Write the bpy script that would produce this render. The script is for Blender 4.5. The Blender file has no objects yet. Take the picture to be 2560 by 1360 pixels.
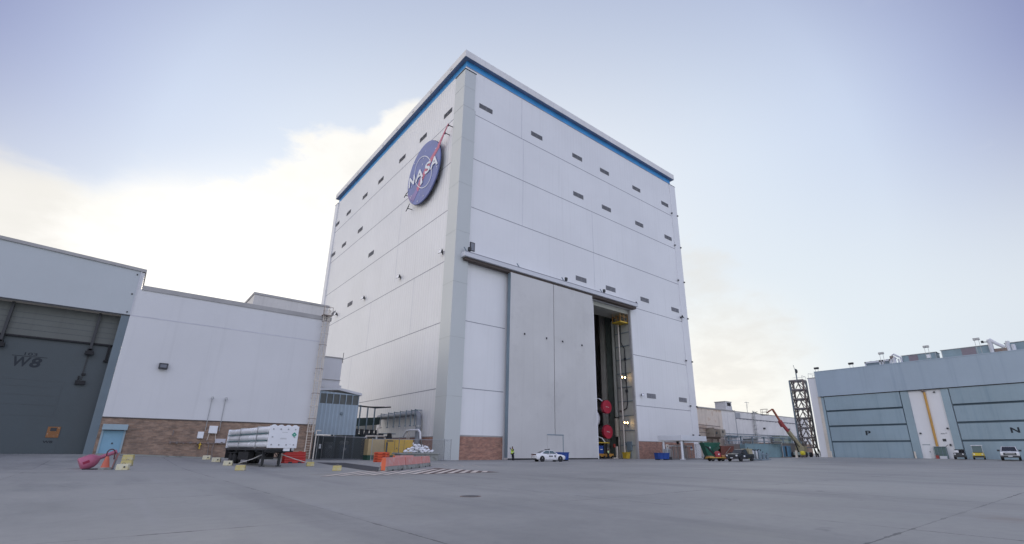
import bpy, bmesh, math, random
import numpy as np
from mathutils import Vector, Matrix
random.seed(7)
SC = bpy.context.scene
COL = SC.collection
rad = math.radians
PI = math.pi

# ------------------------------------------------------------------ materials
class NT:
    """small helper for node trees"""
    def __init__(s, nt):
        s.nt = nt; s.n = nt.nodes; s.l = nt.links
    def node(s, t, **kw):
        n = s.n.new(t)
        for k, v in kw.items(): setattr(n, k, v)
        return n
    def link(s, a, b): s.l.new(a, b)
    def val(s, sock, v):
        if hasattr(v, 'is_linked') or isinstance(v, bpy.types.NodeSocket): s.l.new(v, sock)
        else: sock.default_value = v
    def math(s, op, a, b=None, c=None, clamp=False):
        n = s.node('ShaderNodeMath', operation=op); n.use_clamp = clamp
        s.val(n.inputs[0], a)
        if b is not None: s.val(n.inputs[1], b)
        if c is not None: s.val(n.inputs[2], c)
        return n.outputs[0]
    def mix(s, f, a, b, blend='MIX'):
        n = s.node('ShaderNodeMix', data_type='RGBA', blend_type=blend)
        s.val(n.inputs[0], f); s.val(n.inputs[6], a); s.val(n.inputs[7], b)
        return n.outputs[2]
    def noise(s, vec, scale, detail=3, rough=.5, dist=0):
        n = s.node('ShaderNodeTexNoise'); s.link(vec, n.inputs['Vector'])
        n.inputs['Scale'].default_value = scale; n.inputs['Detail'].default_value = detail
        n.inputs['Roughness'].default_value = rough; n.inputs['Distortion'].default_value = dist
        return n.outputs[0]
    def mapping(s, vec, scale=(1, 1, 1), rot=(0, 0, 0), loc=(0, 0, 0)):
        n = s.node('ShaderNodeMapping'); s.link(vec, n.inputs[0])
        n.inputs['Scale'].default_value = scale; n.inputs['Rotation'].default_value = rot
        n.inputs['Location'].default_value = loc
        return n.outputs[0]
    def smooth(s, v, a, b, to0=0., to1=1.):
        n = s.node('ShaderNodeMapRange', interpolation_type='SMOOTHSTEP')
        s.val(n.inputs[0], v)
        n.inputs[1].default_value = a; n.inputs[2].default_value = b
        n.inputs[3].default_value = to0; n.inputs[4].default_value = to1
        return n.outputs[0]
    def xyz(s, vec):
        n = s.node('ShaderNodeSeparateXYZ'); s.link(vec, n.inputs[0]); return n.outputs
    def ramp(s, fac, stops, interp='LINEAR'):
        n = s.node('ShaderNodeValToRGB'); s.link(fac, n.inputs[0]); r = n.color_ramp; r.interpolation = interp
        while len(r.elements) < len(stops): r.elements.new(.5)
        for e, (p, c) in zip(r.elements, stops): e.position = p; e.color = (*c, 1)
        return n.outputs[0]

def c4(c): return (*c, 1)

def M(name, col, rough=.6, metal=0., var=.10, vs=.35, streak=0., scol=(.25, .24, .22), ribs=None, bump=0., bs=30., spec=.5,
      emit=None, estr=0., patch=None, coat=0., rv=.25):
    m = bpy.data.materials.new(name); m.use_nodes = True
    t = NT(m.node_tree); b = t.n['Principled BSDF']
    tc = t.node('ShaderNodeTexCoord').outputs['Object']
    base = c4(col)
    f = t.noise(tc, vs, 4, .6)
    lo = c4(tuple(max(0, c * (1 - var)) for c in col)); hi = c4(tuple(c * (1 + var) for c in col))
    colr = t.mix(t.smooth(f, .3, .7), lo, hi)
    if patch:                                   # (colour, scale, threshold, amount): worn or dirty patches
        pc, ps, pt, pa = patch
        g = t.smooth(t.noise(tc, ps, 6, .65), pt, pt + .12)
        colr = t.mix(t.math('MULTIPLY', g, pa), colr, c4(pc))
    if streak:                                  # vertical run-off streaks
        g = t.noise(t.mapping(tc, (1.3, 1.3, .045)), 1.0, 5, .65)
        colr = t.mix(t.math('MULTIPLY', t.smooth(g, .5, .78), streak), colr, c4(scol))
    t.link(colr, b.inputs['Base Color'])
    r2 = t.math('ADD', t.math('MULTIPLY', t.math('SUBTRACT', f, .5), rv), rough, clamp=True)
    t.link(r2, b.inputs['Roughness'])
    b.inputs['Metallic'].default_value = metal
    b.inputs['Specular IOR Level'].default_value = spec
    if coat: b.inputs['Coat Weight'].default_value = coat
    h = None
    if ribs:                                    # (pitch, strength, painted groove shade): upright ribs of corrugated sheet, along x+y
        p, st = ribs[:2]
        xx = t.xyz(tc)
        s_ = t.math('ADD', xx[0], xx[1])
        w = t.math('SINE', t.math('MULTIPLY', s_, 2 * PI / p))
        w = t.smooth(w, -.35, .8)
        h = t.math('MULTIPLY', w, st)
        if len(ribs) > 2:
            colr = t.mix(t.math('MULTIPLY', t.math('SUBTRACT', 1.0, w), ribs[2]), colr, c4(tuple(c * .55 for c in col)))  # shade in the grooves is painted into the sheet colour
            t.link(colr, b.inputs['Base Color'])
    if bump:
        g = t.math('MULTIPLY', t.noise(tc, bs, 3, .6), bump)
        h = g if h is None else t.math('ADD', h, g)
    if h is not None:
        bn = t.node('ShaderNodeBump'); bn.inputs['Distance'].default_value = 1.0; bn.inputs['Strength'].default_value = 1.0
        t.link(h, bn.inputs['Height']); t.link(bn.outputs[0], b.inputs['Normal'])
    if emit:
        b.inputs['Emission Color'].default_value = c4(emit); b.inputs['Emission Strength'].default_value = estr
    return m

def brick_mat(name, c1, c2, mortar):
    m = bpy.data.materials.new(name); m.use_nodes = True
    t = NT(m.node_tree); b = t.n['Principled BSDF']
    tc = t.node('ShaderNodeTexCoord').outputs['Object']
    x = t.xyz(tc)
    cb = t.node('ShaderNodeCombineXYZ'); t.link(t.math('ADD', x[0], x[1]), cb.inputs[0]); t.link(x[2], cb.inputs[1])
    br = t.node('ShaderNodeTexBrick'); t.link(cb.outputs[0], br.inputs['Vector'])
    br.inputs['Scale'].default_value = 1.0; br.inputs['Brick Width'].default_value = .44; br.inputs['Row Height'].default_value = .15
    br.inputs['Mortar Size'].default_value = .012; br.inputs['Mortar Smooth'].default_value = .3; br.inputs['Bias'].default_value = .1
    br.inputs['Color1'].default_value = c4(c1); br.inputs['Color2'].default_value = c4(c2); br.inputs['Mortar'].default_value = c4(mortar)
    n1 = t.noise(t.mapping(cb.outputs[0], (1, 2.2, 1)), 1.1, 5, .65)
    n2 = t.noise(cb.outputs[0], .25, 3, .5)
    c = t.mix(t.smooth(n1, .3, .7), tuple(v * .72 for v in (1, 1, 1)) + (1,), (1.28, 1.2, 1.12, 1))
    c = t.mix(1.0, br.outputs['Color'], c, 'MULTIPLY')
    c = t.mix(t.math('MULTIPLY', t.smooth(n2, .52, .75), .35), c, (.12, .10, .085, 1))
    t.link(c, b.inputs['Base Color']); b.inputs['Roughness'].default_value = .9
    bn = t.node('ShaderNodeBump'); bn.inputs['Distance'].default_value = .012
    t.link(br.outputs['Fac'], bn.inputs['Height']); bn.invert = True
    t.link(bn.outputs[0], b.inputs['Normal'])
    return m

def mesh_fence_mat(name, col, density):
    """woven wire: diagonal strands with open gaps"""
    m = bpy.data.materials.new(name); m.use_nodes = True
    t = NT(m.node_tree); b = t.n['Principled BSDF']; out = t.n['Material Output']
    tc = t.node('ShaderNodeTexCoord').outputs['Object']; x = t.xyz(tc)
    h = t.math('MULTIPLY', t.math('ADD', x[0], t.math('MULTIPLY', x[1], -.6)), .9)
    def strand(sign):
        a = t.math('ADD', h, t.math('MULTIPLY', x[2], sign))
        a = t.math('ABSOLUTE', t.math('SUBTRACT', t.math('FRACT', t.math('MULTIPLY', a, 11.0)), .5))
        return t.math('LESS_THAN', a, density)
    g = t.math('MAXIMUM', strand(1.0), strand(-1.0))
    b.inputs['Base Color'].default_value = c4(col); b.inputs['Roughness'].default_value = .6; b.inputs['Metallic'].default_value = .3
    tr = t.node('ShaderNodeBsdfTransparent'); mx = t.node('ShaderNodeMixShader')
    t.link(g, mx.inputs[0]); t.link(tr.outputs[0], mx.inputs[1]); t.link(b.outputs[0], mx.inputs[2])
    t.link(mx.outputs[0], out.inputs[0])
    return m

# ------------------------------------------------------------------ geometry
ORG = {}
class MB:
    def __init__(s): s.v = []; s.f = []
    def add(s, vs, fs):
        o = len(s.v); s.v += [tuple(v) for v in vs]; s.f += [tuple(i + o for i in f) for f in fs]; return s
    def box(s, x0, y0, z0, x1, y1, z1):
        x0, x1 = min(x0, x1), max(x0, x1); y0, y1 = min(y0, y1), max(y0, y1); z0, z1 = min(z0, z1), max(z0, z1)
        v = [(x0,y0,z0),(x1,y0,z0),(x1,y1,z0),(x0,y1,z0),(x0,y0,z1),(x1,y0,z1),(x1,y1,z1),(x0,y1,z1)]
        return s.add(v, [(0,3,2,1),(4,5,6,7),(0,1,5,4),(1,2,6,5),(2,3,7,6),(3,0,4,7)])
    def hexa(s, bot, top):
        return s.add(list(bot) + list(top), [(0,3,2,1),(4,5,6,7),(0,1,5,4),(1,2,6,5),(2,3,7,6),(3,0,4,7)])
    def bar(s, p0, p1, w, h=None, up=(0, 0, 1)):
        h = h or w; p0 = Vector(p0); p1 = Vector(p1); d = (p1 - p0).normalized(); u = Vector(up)
        if abs(d.dot(u)) > .98: u = Vector((0, 1, 0))
        a = d.cross(u).normalized(); c = a.cross(d).normalized()
        q = [a*(-w/2)+c*(-h/2), a*(w/2)+c*(-h/2), a*(w/2)+c*(h/2), a*(-w/2)+c*(h/2)]
        return s.hexa([p0 + k for k in q], [p1 + k for k in q])
    def cyl(s, p0, p1, r, r2=None, n=12):
        r2 = r if r2 is None else r2
        p0 = Vector(p0); p1 = Vector(p1); d = (p1 - p0).normalized()
        u = Vector((0, 0, 1)) if abs(d.z) < .95 else Vector((0, 1, 0))
        a = d.cross(u).normalized(); c = a.cross(d).normalized()
        vs = []
        for p, rr in ((p0, r), (p1, r2)):
            for i in range(n):
                t = 2*PI*i/n; vs.append(p + a*math.cos(t)*rr + c*math.sin(t)*rr)
        fs = [(i, (i+1) % n, n + (i+1) % n, n + i) for i in range(n)]
        fs += [tuple(range(n-1, -1, -1)), tuple(range(n, 2*n))]
        return s.add(vs, fs)
    def tube(s, pts, r, n=8):
        pts = [Vector(p) for p in pts]; k = len(pts); vs = []; prev = None
        for i, p in enumerate(pts):
            d = (pts[min(i+1, k-1)] - pts[max(i-1, 0)]).normalized()
            if prev is None:
                u = Vector((0, 0, 1)) if abs(d.z) < .9 else Vector((0, 1, 0)); a = d.cross(u).normalized()
            else: a = (prev - d*prev.dot(d)).normalized()
            prev = a; c = d.cross(a)
            vs += [p + a*math.cos(2*PI*j/n)*r + c*math.sin(2*PI*j/n)*r for j in range(n)]
        fs = [(i*n+j, i*n+(j+1) % n, (i+1)*n+(j+1) % n, (i+1)*n+j) for i in range(k-1) for j in range(n)]
        fs += [tuple(range(n-1, -1, -1)), tuple(range((k-1)*n, k*n))]
        return s.add(vs, fs)
    def rings(s, rings, cap=True):
        n = len(rings[0]); vs = [p for r in rings for p in r]
        fs = [(i*n+j, i*n+(j+1) % n, (i+1)*n+(j+1) % n, (i+1)*n+j) for i in range(len(rings)-1) for j in range(n)]
        if cap: fs += [tuple(range(n-1, -1, -1)), tuple(range((len(rings)-1)*n, len(rings)*n))]
        return s.add(vs, fs)
    def lathe(s, prof, c=(0, 0, 0), axis='z', n=20):
        rs = []
        for r, h in prof:
            ring = []
            for j in range(n):
                t = 2*PI*j/n; a, b = r*math.cos(t), r*math.sin(t)
                p = {'z': (a, b, h), 'y': (a, h, b), 'x': (h, a, b)}[axis]
                ring.append((p[0]+c[0], p[1]+c[1], p[2]+c[2]))
            rs.append(ring)
        return s.rings(rs)
    def prism(s, pts, org, xd, yd, depth):
        """flat outline pts (2D) on the plane org + a*xd + b*yd, thickened by depth along xd x yd"""
        org = Vector(org); xd = Vector(xd); yd = Vector(yd); nrm = xd.cross(yd).normalized()
        k = len(pts); a = [org + xd*p[0] + yd*p[1] for p in pts]; b = [p + nrm*depth for p in a]
        fs = [tuple(range(k-1, -1, -1)), tuple(range(k, 2*k))] + [(i, (i+1) % k, k+(i+1) % k, k+i) for i in range(k)]
        return s.add(a + b, fs)
    def quad(s, *p): return s.add(p, [tuple(range(len(p)))])
    def build(s, name, mat, parent=None, at=None, smooth=False, bevel=0., seg=2):
        off = Vector(ORG.get(parent.name, (0, 0, 0))) if parent else Vector(at or (0, 0, 0))
        me = bpy.data.meshes.new(name)
        me.from_pydata([tuple(Vector(v) - off) for v in s.v], [], s.f)
        bm = bmesh.new(); bm.from_mesh(me); bmesh.ops.recalc_face_normals(bm, faces=bm.faces); bm.to_mesh(me); bm.free()
        me.materials.append(mat)
        if smooth:
            for p in me.polygons: p.use_smooth = True
            try: me.set_sharp_from_angle(angle=rad(35))
            except Exception: pass
        o = bpy.data.objects.new(name, me); COL.objects.link(o)
        if parent: o.parent = parent; ORG[o.name] = tuple(off)
        else: o.location = off; ORG[o.name] = tuple(off)
        if bevel:
            bv = o.modifiers.new('bevel', 'BEVEL'); bv.width = bevel; bv.segments = seg; bv.limit_method = 'ANGLE'; bv.angle_limit = rad(40)
        return o

def tag(o, label, cat, group=None):
    o['label'] = label; o['category'] = cat
    if group: o['group'] = group
    return o
def struct(o): o['kind'] = 'structure'; return o
def thing(name, label, cat, loc, rz=0., group=None, world=True):
    o = bpy.data.objects.new(name, None); COL.objects.link(o); o.empty_display_size = .3
    o.location = loc; o.rotation_euler = (0, 0, rz); tag(o, label, cat, group)
    ORG[o.name] = tuple(loc) if world else (0, 0, 0)
    return o
def dup(root, loc, rz=0., label=None):
    r = root.copy(); COL.objects.link(r); r.location = loc; r.rotation_euler = (0, 0, rz)
    if label: r['label'] = label
    for ch in list(root.children):
        c = ch.copy(); COL.objects.link(c); c.parent = r
        for g in list(ch.children):
            d = g.copy(); COL.objects.link(d); d.parent = c
    return r

def text_mb(body, size, org, xd, yd, depth=.015, bold=0., shear=0., center=True, width=None, italic=0.):
    cu = bpy.data.curves.new('lettering', 'FONT'); cu.body = body; cu.size = size; cu.offset = bold; cu.shear = italic
    cu.resolution_u = 4
    o = bpy.data.objects.new('lettering', cu); COL.objects.link(o)
    bpy.context.view_layer.update()
    me = bpy.data.meshes.new_from_object(o.evaluated_get(bpy.context.evaluated_depsgraph_get()))
    bpy.data.objects.remove(o)
    vs = [v.co.copy() for v in me.vertices]; fs = [tuple(p.vertices) for p in me.polygons]
    bpy.data.meshes.remove(me)
    xs = [v.x for v in vs]; ys = [v.y for v in vs]
    sx = 1. if width is None else width / (max(xs) - min(xs))
    cx = (max(xs)+min(xs))/2 if center else min(xs); cy = (max(ys)+min(ys))/2 if center else min(ys)
    org = Vector(org); xd = Vector(xd); yd = Vector(yd); nrm = xd.cross(yd).normalized()
    m = MB()
    top = [org + xd*((v.x-cx)*sx) + yd*(v.y-cy) + nrm*depth for v in vs]
    # front faces plus thickness from boundary edges
    bot = [p - nrm*depth for p in top]
    n = len(top)
    cnt = {}
    for f in fs:
        for i in range(len(f)):
            e = (f[i], f[(i+1) % len(f)]); k = tuple(sorted(e)); cnt.setdefault(k, []).append(e)
    sides = [(e[0][1], e[0][0], e[0][0]+n, e[0][1]+n) for e in cnt.values() if len(e) == 1]
    m.add(top + bot, fs + sides)
    return m

# ------------------------------------------------------------------ palette
WHITE = M('painted_white_sheet', (.81, .81, .815), .42, streak=.20, scol=(.55, .55, .54), var=.03, vs=.08, ribs=(.9, .006, .01))
WHITE_RIBBED = M('painted_white_ribbed_sheet', (.82, .815, .81), .36, streak=.22, scol=(.56, .55, .53), var=.04, vs=.08, ribs=(.9, .035, .09))
WHITE_FLAT = M('painted_white_panel', (.79, .79, .80), .5, streak=.07, scol=(.5, .5, .5), var=.03, vs=.12)
WHITE_DULL = M('weathered_white_panel', (.66, .67, .70), .55, streak=.12, scol=(.4, .4, .4), var=.05, vs=.15)
BEIGE_SHEET = M('beige_sheet', (.62, .60, .57), .55, streak=.15, var=.05, ribs=(.6, .008))
WORKSHOP_WHITE = M('chalky_white_sheet', (.69, .69, .695), .55, streak=.16, scol=(.45, .45, .45), var=.03, vs=.12)
WORKSHOP_GREY = M('pale_grey_sheet', (.50, .535, .55), .5, streak=.12, scol=(.40, .42, .44), var=.04, vs=.1)
GREY_PILLAR = M('grey_green_cladding', (.56, .585, .575), .3, var=.015, vs=.12, rv=.03)
GREY_DOOR = M('grey_door_panel', (.615, .605, .59), .34, streak=.22, scol=(.44, .43, .42), var=.05, vs=.1, ribs=(1.2, .006), patch=((.50, .49, .48), .18, .55, .35))
JOINT = M('panel_joint_grey', (.30, .30, .34), .7)
FAINT = M('pale_joint', (.62, .62, .65), .6)
BLUE = M('blue_band_paint', (.055, .31, .66), .45, var=.08)
FASCIA = M('white_roof_fascia', (.74, .73, .72), .5, streak=.2, var=.05, ribs=(1.4, .008))
SOFFIT = M('blue_grey_soffit', (.20, .26, .38), .6)
VENT = M('louvre_grey', (.17, .175, .19), .6)
VENT_SLAT = M('louvre_slat_grey', (.30, .30, .32), .5)
DARK = M('dark_steel', (.035, .037, .042), .5, bump=.002)
BLACK = M('black_rubber', (.018, .018, .02), .75)
CONC = M('grey_concrete_trim', (.42, .41, .40), .85, bump=.004, bs=12)
CONC_DIRTY = M('weathered_concrete', (.30, .31, .29), .9, bump=.006, bs=9, patch=((.16, .15, .13), 1.2, .52, .6))
BRICK = brick_mat('red_brown_brick', (.365, .185, .14), (.45, .255, .20), (.35, .29, .25))
BRICK2 = brick_mat('tan_brown_brick', (.255, .175, .13), (.345, .25, .195), (.27, .235, .205))
STEEL = M('galvanised_steel', (.42, .43, .44), .4, metal=.6)
STEEL_BLUE = M('blue_grey_steel', (.20, .26, .30), .55)
RUST = M('rusty_steel', (.24, .20, .18), .7, patch=((.22, .10, .06), 3., .5, .6))
CREAM = M('cream_paint', (.66, .60, .52), .55, patch=((.40, .26, .18), 3., .6, .5))
YELLOW = M('yellow_paint', (.62, .42, .04), .5, patch=((.30, .22, .08), 2., .55, .5))
PALE_YELLOW = M('faded_yellow_paint', (.58, .49, .20), .7, patch=((.56, .53, .42), 5., .5, .7))
OCHRE = M('ochre_pipe_paint', (.58, .32, .08), .5)
ORANGE = M('orange_plastic', (.62, .09, .03), .45, var=.15)
REDP = M('red_plastic', (.50, .04, .03), .42, var=.15)
PINKO = M('sun_faded_orange_paint', (.66, .28, .25), .65, patch=((.64, .46, .43), 1.8, .5, .6))
PINK = M('sun_faded_pink_plastic', (.42, .12, .19), .5, var=.2)
BLUE_DOOR = M('blue_hangar_door_sheet', (.29, .385, .44), .42, streak=.35, scol=(.13, .22, .29), var=.07, vs=.15, ribs=(.5, .006))
BLUE_FASCIA = M('blue_grey_sheet', (.37, .455, .53), .5, streak=.25, scol=(.18, .25, .34), var=.05, vs=.1, ribs=(.7, .006))
BLUE_JAMB = M('blue_grey_jamb', (.31, .41, .46), .5, streak=.15, var=.06)
BLUE_SHED = M('pale_blue_corrugated', (.38, .47, .55), .45, ribs=(.55, .03, .35), streak=.12, var=.05)
BLUE_PED = M('pale_blue_door_paint', (.22, .40, .52), .5, var=.08, streak=.2)
SLATE = M('dark_slate_door_paint', (.060, .078, .088), .42, streak=.15, scol=(.07, .075, .08), var=.08, vs=.2)
SLATE2 = M('slate_jamb_paint', (.14, .185, .215), .42, streak=.2, var=.06)
GREEN_BEIGE = M('green_beige_steel', (.50, .50, .44), .6, streak=.25, var=.08)
GREEN_DARK = M('dark_green_duct', (.05, .085, .08), .5)
TEAL = M('teal_container_paint', (.20, .31, .345), .55, streak=.3, scol=(.2, .17, .14), var=.1, ribs=(.3, .02))
GREEN = M('green_hopper_paint', (.016, .115, .075), .5, var=.15, patch=((.06, .14, .09), 2., .55, .6))
BIN_BLUE = M('blue_bin_plastic', (.02, .07, .30), .45, var=.15)
GLASS = M('dark_glass', (.02, .024, .03), .08, spec=.7)
GLASS_TINT = M('tinted_side_glass', (.07, .12, .13), .08, spec=.7)
CARWHITE = M('white_car_paint', (.80, .80, .82), .22, var=.01, coat=.5)
CARBLACK = M('black_car_paint', (.014, .016, .02), .3, var=.05, coat=.15)
CHROME = M('bright_metal', (.7, .7, .72), .2, metal=.9)
TAIL = M('red_lens', (.35, .01, .01), .2)
LENS = M('clear_lens', (.75, .76, .78), .12, spec=.8)
LAMP = M('lit_lamp', (1., .85, .6), .4, emit=(1., .62, .24), estr=30.)
WHITE_OBJ = M('white_gloss_paint', (.82, .83, .85), .35, var=.03)
TUBE = M('brushed_white_tube', (.84, .85, .87), .25, metal=.0, var=.04)
ROPE = M('pale_webbing', (.62, .60, .56), .8)
HIVIS = M('lime_safety_fabric', (.62, .90, .06), .7, emit=None)
CLOTH_DARK = M('dark_trouser_cloth', (.02, .025, .035), .9)
SKIN = M('skin', (.20, .11, .075), .55, var=.08)
HAIR = M('black_hair', (.012, .011, .011), .6)
REFLECT = M('silver_reflective_tape', (.65, .66, .62), .35)
LOGO_BLUE = M('faded_emblem_blue', (.165, .20, .43), .5, var=.10, vs=.5, patch=((.22, .24, .52), 1.5, .55, .6))
LOGO_RED = M('faded_emblem_red', (.56, .14, .22), .5, var=.10, patch=((.58, .30, .42), 1.2, .5, .5))
LOGO_PINK = M('bleached_emblem_red', (.27, .20, .43), .5, var=.10)
LOGO_WHITE = M('emblem_white', (.80, .82, .86), .5, var=.04)
MARK = M('dark_stencil_paint', (.02, .027, .035), .7)
SIGN_OR = M('orange_notice_board', (.26, .11, .035), .6, patch=((.60, .50, .40), 4., .55, .6))
STAINED = M('stained_white_concrete', (.74, .65, .56), .8, streak=.6, scol=(.30, .20, .14), var=.1, patch=((.46, .31, .21), .35, .50, .6))
WHITE_BG = M('old_white_concrete', (.76, .735, .71), .75, streak=.3, scol=(.42, .38, .35), var=.06)
COVER_RED = M('red_engine_cover', (.52, .035, .065), .5, var=.10)
ORANGE_LIFT = M('orange_red_boom_paint', (.36, .07, .065), .45, var=.1)
TAN_LIFT = M('tan_boom_paint', (.36, .32, .20), .5, var=.12)
CHAIN = mesh_fence_mat('chain_link_wire', (.26, .28, .29), .05)
CHAIN_DARK = mesh_fence_mat('darkened_chain_link', (.05, .058, .062), .30)  # wire darkened and thickened to deepen the shade below the shed
BAG = M('white_sandbag_cloth', (.80, .80, .82), .85, bump=.01, bs=10)
# ------------------------------------------------------------------ ground: gently graded apron
GP = [(-60,64,.75),(-25,64.8,.76),(-12,64.8,.76),(-2,64.8,.76),(2,64.8,.66),(6,64.8,.45),(10.6,64.8,.28),(19.5,64.8,.08),(28,72,0),(38,64,0),(48,64,0),(60,64,0),(72,64,0),(83,64,0),(95,64,0),(106,64,.05),
(103,38,.66),(103,30,.66),(103,23,.66),(103,10,.66),(103,0,.66),(103,-30,.66),(112,45,.62),(125,50,.6),(98,50,.42),(88,51,.15),(82,55,0),(95,11,.54),(96,20,.55),(0,0,0),(20,10,0),(30,30,0),(50,40,0),(65,40,0),(77,41,.02),(10,30,0),
(0,42,.02),(9,43,0),(20,45,0),(8,49,.05),(10,56,.12),(5,55,.28),(-1,52,.3),(-15,40,.1),(-12,52,.4),(-15,20,0),(60,10,.03),(80,10,.2),(80,25,.12),(-40,45,.3),(60,-20,.05),(0,-30,0),(60,55,0),(70,85,0),(50,100,0),(70,130,0),(25,85,0),(20,58,.04),(30,58,0),
(200,100,.5),(180,70,.55),(130,72,.55),(150,50,.6),(300,0,.5),(0,300,.5),(-300,0,.3),(0,-300,.3),(1500,1500,.5),(-1500,1500,.5),(1500,-1500,.4),(-1500,-1500,.3)]
GA = np.array(GP, float); _n = len(GA)
_K = np.linalg.norm(GA[:, None, :2] - GA[None, :, :2], axis=2)
_W = np.linalg.solve(np.block([[_K - np.eye(_n)*.3, np.ones((_n, 1))], [np.ones((1, _n)), np.zeros((1, 1))]]), np.append(GA[:, 2], 0))
def gz(x, y): return float(min(.85, max(-.05, np.hypot(GA[:, 0]-x, GA[:, 1]-y) @ _W[:_n] + _W[_n])))

def ground_mat():
    m = bpy.data.materials.new('weathered_concrete_apron'); m.use_nodes = True
    t = NT(m.node_tree); b = t.n['Principled BSDF']
    tc = t.node('ShaderNodeTexCoord').outputs['Object']; x = t.xyz(tc)
    big = t.noise(tc, .06, 4, .55, .6); mid = t.noise(tc, .33, 5, .62, .3); fine = t.noise(tc, 3.2, 4, .7)
    grit = t.noise(tc, 24., 3, .7)
    col = t.ramp(t.math('ADD', t.math('MULTIPLY', big, .55), t.math('MULTIPLY', mid, .45)),
                 [(.28, (.20, .20, .19)), (.46, (.30, .30, .283)), (.56, (.345, .344, .322)), (.72, (.41, .40, .37))])
    # each cast slab has its own shade
    px = t.math('DIVIDE', t.math('SUBTRACT', x[0], 4.2), 7.6); py = t.math('DIVIDE', t.math('SUBTRACT', x[1], 3.0), 7.6)
    cell = t.node('ShaderNodeCombineXYZ'); t.link(t.math('FLOOR', px), cell.inputs[0]); t.link(t.math('FLOOR', py), cell.inputs[1])
    wn = t.node('ShaderNodeTexWhiteNoise'); wn.noise_dimensions = '2D'; t.link(cell.outputs[0], wn.inputs['Vector'])
    col = t.mix(t.smooth(wn.outputs['Value'], 0, 1, .0, .09), col, (.17, .175, .185, 1))
    # tyre smears: noise drawn out along the traffic direction
    sm = t.noise(t.mapping(tc, (.22, .028, 1), (0, 0, rad(-38))), 1.6, 5, .6)
    col = t.mix(t.math('MULTIPLY', t.smooth(sm, .48, .74), .36), col, (.115, .118, .128, 1))
    sm2 = t.noise(t.mapping(tc, (.9, .05, 1), (0, 0, rad(-52))), 1.3, 4, .6)
    col = t.mix(t.math('MULTIPLY', t.smooth(sm2, .56, .74), .22), col, (.36, .36, .37, 1))
    # rusty and brown dirt patches
    ru = t.noise(tc, .11, 5, .6, 1.)
    col = t.mix(t.math('MULTIPLY', t.smooth(ru, .60, .72), .35), col, (.23, .17, .12, 1))
    # oil drips
    oil = t.noise(tc, .8, 3, .5)
    col = t.mix(t.math('MULTIPLY', t.smooth(oil, .70, .78), .45), col, (.08, .08, .085, 1))
    col = t.mix(t.math('MULTIPLY', t.smooth(fine, .35, .75), .16), col, (.13, .13, .14, 1))
    # sawn joints with broken, dirt filled edges
    def joint(p, jit):
        q = t.math('ADD', p, t.math('MULTIPLY', t.math('SUBTRACT', t.noise(tc, 1.8, 4, .7), .5), jit))
        fr = t.math('FRACT', q)
        return t.math('MULTIPLY', t.math('MINIMUM', fr, t.math('SUBTRACT', 1.0, fr)), 7.6)
    jd = t.math('MINIMUM', joint(px, .006), joint(py, .006))
    chip = t.smooth(t.noise(tc, 1.1, 4, .7), .45, .7, .012, .075)
    j = t.math('SUBTRACT', 1.0, t.smooth(t.math('DIVIDE', jd, chip), .6, 1.0))
    col = t.mix(t.math('MULTIPLY', j, t.smooth(t.noise(tc, .14, 3, .6), .40, .60, .12, .80)), col, (.055, .055, .058, 1))
    t.link(col, b.inputs['Base Color'])
    t.link(t.smooth(mid, .3, .7, .50, .72), b.inputs['Roughness'])
    b.inputs['Specular IOR Level'].default_value = .35
    bn = t.node('ShaderNodeBump'); bn.inputs['Distance'].default_value = .006; bn.inputs['Strength'].default_value = .6
    t.link(t.math('ADD', t.math('MULTIPLY', fine, .5), t.math('SUBTRACT', t.math('MULTIPLY', grit, .6), j)), bn.inputs['Height'])
    t.link(bn.outputs[0], b.inputs['Normal'])
    return m

def axis_vals(lo, hi, step):
    a = list(np.arange(lo, hi + .1, step))
    out = [lo - d for d in (2500, 1200, 600, 300, 140, 60, 25, 10)] + a + [hi + d for d in (10, 25, 60, 140, 300, 600, 1200, 2500)]
    return out
gx = axis_vals(-60, 150, 2.5); gy = axis_vals(-20, 110, 2.5)
g = MB(); nx = len(gx)
g.add([(x, y, gz(x, y)) for y in gy for x in gx],
      [(j*nx+i, j*nx+i+1, (j+1)*nx+i+1, (j+1)*nx+i) for j in range(len(gy)-1) for i in range(nx-1)])
ground = struct(g.build('ground', ground_mat(), smooth=True))

def draped(name, polys, mat, lift, nsub=6):
    """flat markings laid on the graded ground"""
    m = MB()
    for p in polys:                              # quads a b c d, a-b and d-c are the long sides
        a, b, c, d = [Vector((*q, 0)) for q in p]; k = nsub; vs = []
        for i in range(k+1):
            t = i/k; e = a.lerp(b, t); f = d.lerp(c, t)
            for q in (e, f): vs.append((q.x, q.y, gz(q.x, q.y) + lift))
        m.add(vs, [(2*i, 2*i+2, 2*i+3, 2*i+1) for i in range(k)])
    return struct(m.build(name, mat))
ASPH = M('dark_asphalt_patch', (.045, .046, .052), .85, bump=.006, bs=25, var=.2)
BROWN = M('worn_brown_paint', (.105, .065, .055), .8, var=.2, patch=((.25, .24, .24), 1.2, .52, .7))
STRIPE = M('worn_cream_paint', (.62, .55, .48), .75, var=.12, patch=((.30, .28, .27), 2.2, .54, .8))
draped('asphalt_patch', [((13.3, 30.5), (17.0, 55.6), (19.4, 53.6), (16.3, 33.4))], ASPH, .010, 12)
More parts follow.
